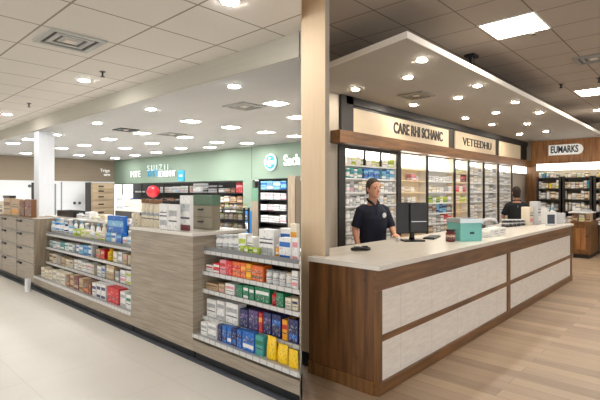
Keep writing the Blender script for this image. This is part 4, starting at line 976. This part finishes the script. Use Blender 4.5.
def person(name, label, loc, az, H, head_yaw, shirt, hair, armL, armR, longhair=False, beard=False, logo=False, head_pitch=0):
    """local frame: faces -Y, own left = +X; arms: (elbow, wrist, finger dir, palm normal, thumb side)"""
    k = H/1.80
    t = thing(name, label, 'person', loc, az - math.radians(270))
    sh = 1.46
    b = bm_()
    # torso
    tr = [(.80,.155,.105,0),(.88,.172,.12,0),(.95,.17,.118,0),(1.06,.168,.12,0),(1.16,.172,.122,-.005),(1.27,.180,.124,-.008),(1.36,.176,.112,0),(1.405,.145,.095,.008),(1.44,.105,.078,.012),(1.49,.072,.062,.012)]
    loft(b, [ring((0, y, z), rx*(.86 if z > 1.38 else 1), ry*(.86 if z > 1.38 else 1)) for z, rx, ry, y in tr], 20)
    # neck
    R = Matrix.Rotation(head_yaw, 3, 'Z') @ Matrix.Rotation(head_pitch, 3, 'X')
    loft(b, [ring((0,.012,1.45), .064,.064), ring((0,.004,1.52), .057,.058), ring((0,-.002,1.60), .055,.058)], 16)
    hb = Vector((0, -.012, 1.655))
    HS = 1.08
    def hp(v): return hb + R @ (Vector(v)*HS)
    def hring(x, y, z, rx, ry): return (hp((x,y,z)), R@Vector((rx*HS,0,0)), R@Vector((0,ry*HS,0)))
    loft(b, [hring(0,-.052,-.105,.026,.022), hring(0,-.042,-.092,.046,.045), hring(0,-.024,-.07,.058,.064), hring(0,-.010,-.04,.066,.082), hring(0,0,0,.071,.092), hring(0,.006,.04,.075,.098), hring(0,.008,.075,.073,.094), hring(0,.008,.105,.060,.076), hring(0,.008,.126,.036,.046), hring(0,.008,.135,.012,.016)], 20)
    # nose, brow, ears, cheek
    loft(b, [(hp((0,-.086,.018)), R@Vector((.010,0,0)), R@Vector((0,.012,.0))), (hp((0,-.098,-.006)), R@Vector((.013,0,0)), R@Vector((0,.014,0))), (hp((0,-.104,-.026)), R@Vector((.018,0,0)), R@Vector((0,.016,0))), (hp((0,-.090,-.036)), R@Vector((.014,0,0)), R@Vector((0,.012,0)))], 10)
    loft(b, [(hp((-.05,-.078,.028)), R@Vector((0,.010,0)), R@Vector((0,0,.009))), (hp((0,-.090,.03)), R@Vector((0,.010,0)), R@Vector((0,0,.010))), (hp((.05,-.078,.028)), R@Vector((0,.010,0)), R@Vector((0,0,.009)))], 8)
    for s in (-1, 1):
        loft(b, [(hp((s*.069,.012,-.032)), R@Vector((.008,0,0)), R@Vector((0,.010,0))), (hp((s*.076,.016,-.008)), R@Vector((.009,0,0)), R@Vector((0,.017,0))), (hp((s*.078,.018,.012)), R@Vector((.009,0,0)), R@Vector((0,.018,0))), (hp((s*.073,.014,.026)), R@Vector((.007,0,0)), R@Vector((0,.009,0)))], 10)
    arms = []
    for s, A in ((1, armL), (-1, armR)):
        S = Vector((s*.178, .01, 1.385)); E, Wv = Vector(A[0]), Vector(A[1])
        tube(b, [(s*.10,.01,1.385), S, S.lerp(E,.35), S.lerp(E,.8), E], [.045,.050,.050,.042,.041], 14)
        tube(b, [S.lerp(E,.9), E, E.lerp(Wv,.25), E.lerp(Wv,.7), Wv], [.041,.041,.042,.034,.027], 14)
        hand(b, Wv, *A[2:5])
        arms.append((s, S, E, Wv))
    for s in (-1, 1):
        tube(b, [(s*.09,0,.86),(s*.095,-.005,.70),(s*.095,-.012,.50),(s*.095,.0,.44),(s*.095,.012,.30),(s*.095,.012,.09),(s*.095,.010,.05)], [.088,.086,.060,.055,.056,.040,.038], 14)
        loft(b, [ring((s*.095,.03,.0), .034,.04), ring((s*.098,-.03,.0), .04,.12), ring((s*.098,-.03,.03), .04,.12), ring((s*.096,.0,.07), .036,.06)], 14)
    body = obj('body', b, M['skin'], t, local=True); remesh(body, .006, 3)
    # eyes, mouth
    for s in (-1, 1):
        e = bm_(); bmesh.ops.create_uvsphere(e, u_segments=12, v_segments=8, radius=.011); bmesh.ops.translate(e, verts=list(e.verts), vec=hp((s*.03,-.078,.010))); obj('eye', e, M['eye'], t, local=True, smooth=True)
        e = bm_(); tube(e, [hp((s*.048,-.080,.028)), hp((s*.032,-.092,.034)), hp((s*.014,-.092,.030))], [.003,.005,.004], 8); obj('eyebrow', e, hair, t, local=True, smooth=True)
    e = bm_(); tube(e, [hp((-.026,-.079,-.056)), hp((0,-.091,-.054)), hp((.026,-.079,-.056))], [.003,.006,.003], 8); obj('mouth', e, M['lip'], t, local=True, smooth=True)
    # hair: a cap over the skull, short at sides
    e = bm_(); seg = 28; rows = []
    for j in range(9):
        row = []
        for i in range(seg):
            a = 2*math.pi*i/seg                      # a=0 at +X, -pi/2 at face
            front = max(0, -math.sin(a)); back = max(0, math.sin(a)); side = abs(math.cos(a))
            low = (.098*front**.7 if front > 0 else (-.095 if longhair else -.05)*back**.7) + (-.03*side if front < .3 else 0)
            zz = low + (.142-low)*(j/8)**.85
            f = max(0.03, 1-((zz-.035)/.112)**2)**.5 if zz > .035 else 1-.10*((.035-zz)/.09)
            g = 1.02 + .02*math.sin(i*2.3+j) + (.05 if longhair else 0)
            row.append(e.verts.new(hp((.0775*f*g*math.cos(a), .008+.1005*f*g*math.sin(a), zz))))
        rows.append(row)
    for r0, r1 in zip(rows, rows[1:]):
        for i in range(seg): i2 = (i+1) % seg; e.faces.new((r0[i], r0[i2], r1[i2], r1[i]))
    e.faces.new(rows[-1])
    ho = obj('hair', e, hair, t, local=True, smooth=True)
    so = ho.modifiers.new('Solid', 'SOLIDIFY'); so.thickness = .012; so.offset = -1
    # shirt
    e = bm_()
    loft(e, [ring((0, y, z), rx*1.0+.018, ry+.018) for z, rx, ry, y in tr[:1]+tr[1:9]] , 24)
    for s, S, E, Wv in arms:
        tube(e, [(s*.09,.01,1.405), (s*.14,.01,1.40), S, S.lerp(E,.4), S.lerp(E,.88)], [.055,.060,.062,.064,.062], 16)
    so_ = obj('shirt', e, shirt, t, local=True); remesh(so_, .009, 3)
    e = bm_()
    if logo:    # polo collar
        for s in (-1, 1):
            loft(e, [((s*.012,-.088,1.435), (s*.014,0,0), (0,.006,.018)), ((s*.05,-.07,1.475), (s*.016,0,0), (0,.008,.022)), ((s*.074,0,1.505), (.008,0,0), (0,.02,.022)), ((s*.05,.07,1.52), (.012,0,0), (0,.008,.02)), ((0,.085,1.52), (.01,0,0), (0,.008,.02))], 10)
    else:
        pts = [(.086*math.cos(a), .008+.076*math.sin(a), 1.478+.018*math.sin(a)) for a in [2*math.pi*i/20 for i in range(21)]]
        tube(e, pts, .012, 8)
    obj('collar', e, shirt, so_, local=True, smooth=True)
    if logo:
        e = bm_(); lathe(e, [(.034, 0), (.034, .006)], seg=20)
        bmesh.ops.rotate(e, verts=list(e.verts), matrix=Matrix.Rotation(math.pi/2+.08, 3, 'X') ); bmesh.ops.rotate(e, verts=list(e.verts), matrix=Matrix.Rotation(.35, 3, 'Z'))
        bmesh.ops.translate(e, verts=list(e.verts), vec=(.092, -.142, 1.315)); obj('chest_emblem', e, mat('emblem_white', (232,236,240), .5), so_, local=True)
        e = bm_(); box(e, -.014, .014, -.142, -.128, 1.27, 1.42); obj('placket', e, mat('navy_placket', (26,36,60), .8), so_, local=True)
    else:
        e = bm_(); box(e, -.006, .006, .136, .146, 1.33, 1.385); obj('back_mark', e, mat('back_mark', (110,116,120), .6), so_, local=True)
    e = bm_()
    loft(e, [ring((0,0,.97), .176,.124), ring((0,0,.88), .184,.132), ring((0,0,.80), .172,.12)], 20)
    for s in (-1, 1): tube(e, [(s*.088,0,.90),(s*.095,-.005,.70),(s*.095,-.008,.46),(s*.095,.01,.25),(s*.095,.012,.06)], [.098,.096,.074,.066,.058], 16)
    p_ = obj('trousers', e, M['trouser'], t, local=True); remesh(p_, .010, 2)
    for s in (-1, 1):
        e = bm_(); loft(e, [ring((s*.098,-.03,.002), .048,.135), ring((s*.098,-.03,.03), .048,.135), ring((s*.097,-.005,.065), .044,.085), ring((s*.096,.012,.095), .045,.055)], 18); obj('shoe', e, M['black'], t, local=True, smooth=True)
    t.scale = (k, k, k)
    return t
PX, PY = 5.07, 3.38
azp = math.radians(240)
def tolocal(P, loc, az, k):
    v = (Vector(P) - Vector(loc))/k; a = -(az - math.radians(270))
    return Vector((v.x*math.cos(a)-v.y*math.sin(a), v.x*math.sin(a)+v.y*math.cos(a), v.z))
k = 1.0
hw = at(396.5, 236.5, Z=WT+.035)
wl = tolocal((hw.x+.06, max(hw.y, 2.80)+.06, WT+.05), (PX, PY, 0), azp, k)
print('wrist local', wl)
person('person', 'man in navy polo shirt with round white emblem standing behind the counter', (PX, PY, 0), azp, 1.80, math.radians(14), M['navy'], M['hair_grey'],
       ((.25, -.07, 1.12), tuple(wl), (-.15, -1, -.15), (-.2, 0, -1), (-1, .1, 0)),
       ((-.25, .03, 1.12), (-.25, -.10, .88), (0, -.15, -1), (.9, .1, 0), (.1, -1, 0)), logo=True)
QX = 10.35; QY = Yr(516.5, QX)
person('person', 'dark-haired person in black T-shirt seen from behind at the far counter end', (QX, QY, 0), math.radians(28), 1.74, 0, M['blackcloth'], M['hair_brown'],
       ((.28, -.02, 1.13), (.22, -.24, 1.08), (-.4, -1, 0), (0, 0, -1), (-1, .2, 0)),
       ((-.28, -.02, 1.13), (-.22, -.24, 1.08), (.4, -1, 0), (0, 0, -1), (1, .2, 0)), longhair=True)

#==================================================================== LIGHT
w = bpy.data.worlds.new('world'); SC.world = w; w.use_nodes = True
bg = w.node_tree.nodes['Background']; bg.inputs[0].default_value = (1.0, .985, .965, 1); bg.inputs[1].default_value = 2.1
SC.view_settings.view_transform = 'Standard'; SC.view_settings.look = 'None'; SC.view_settings.exposure = 0
SC.cycles.max_bounces = 6; SC.cycles.diffuse_bounces = 4; SC.cycles.sample_clamp_indirect = 6
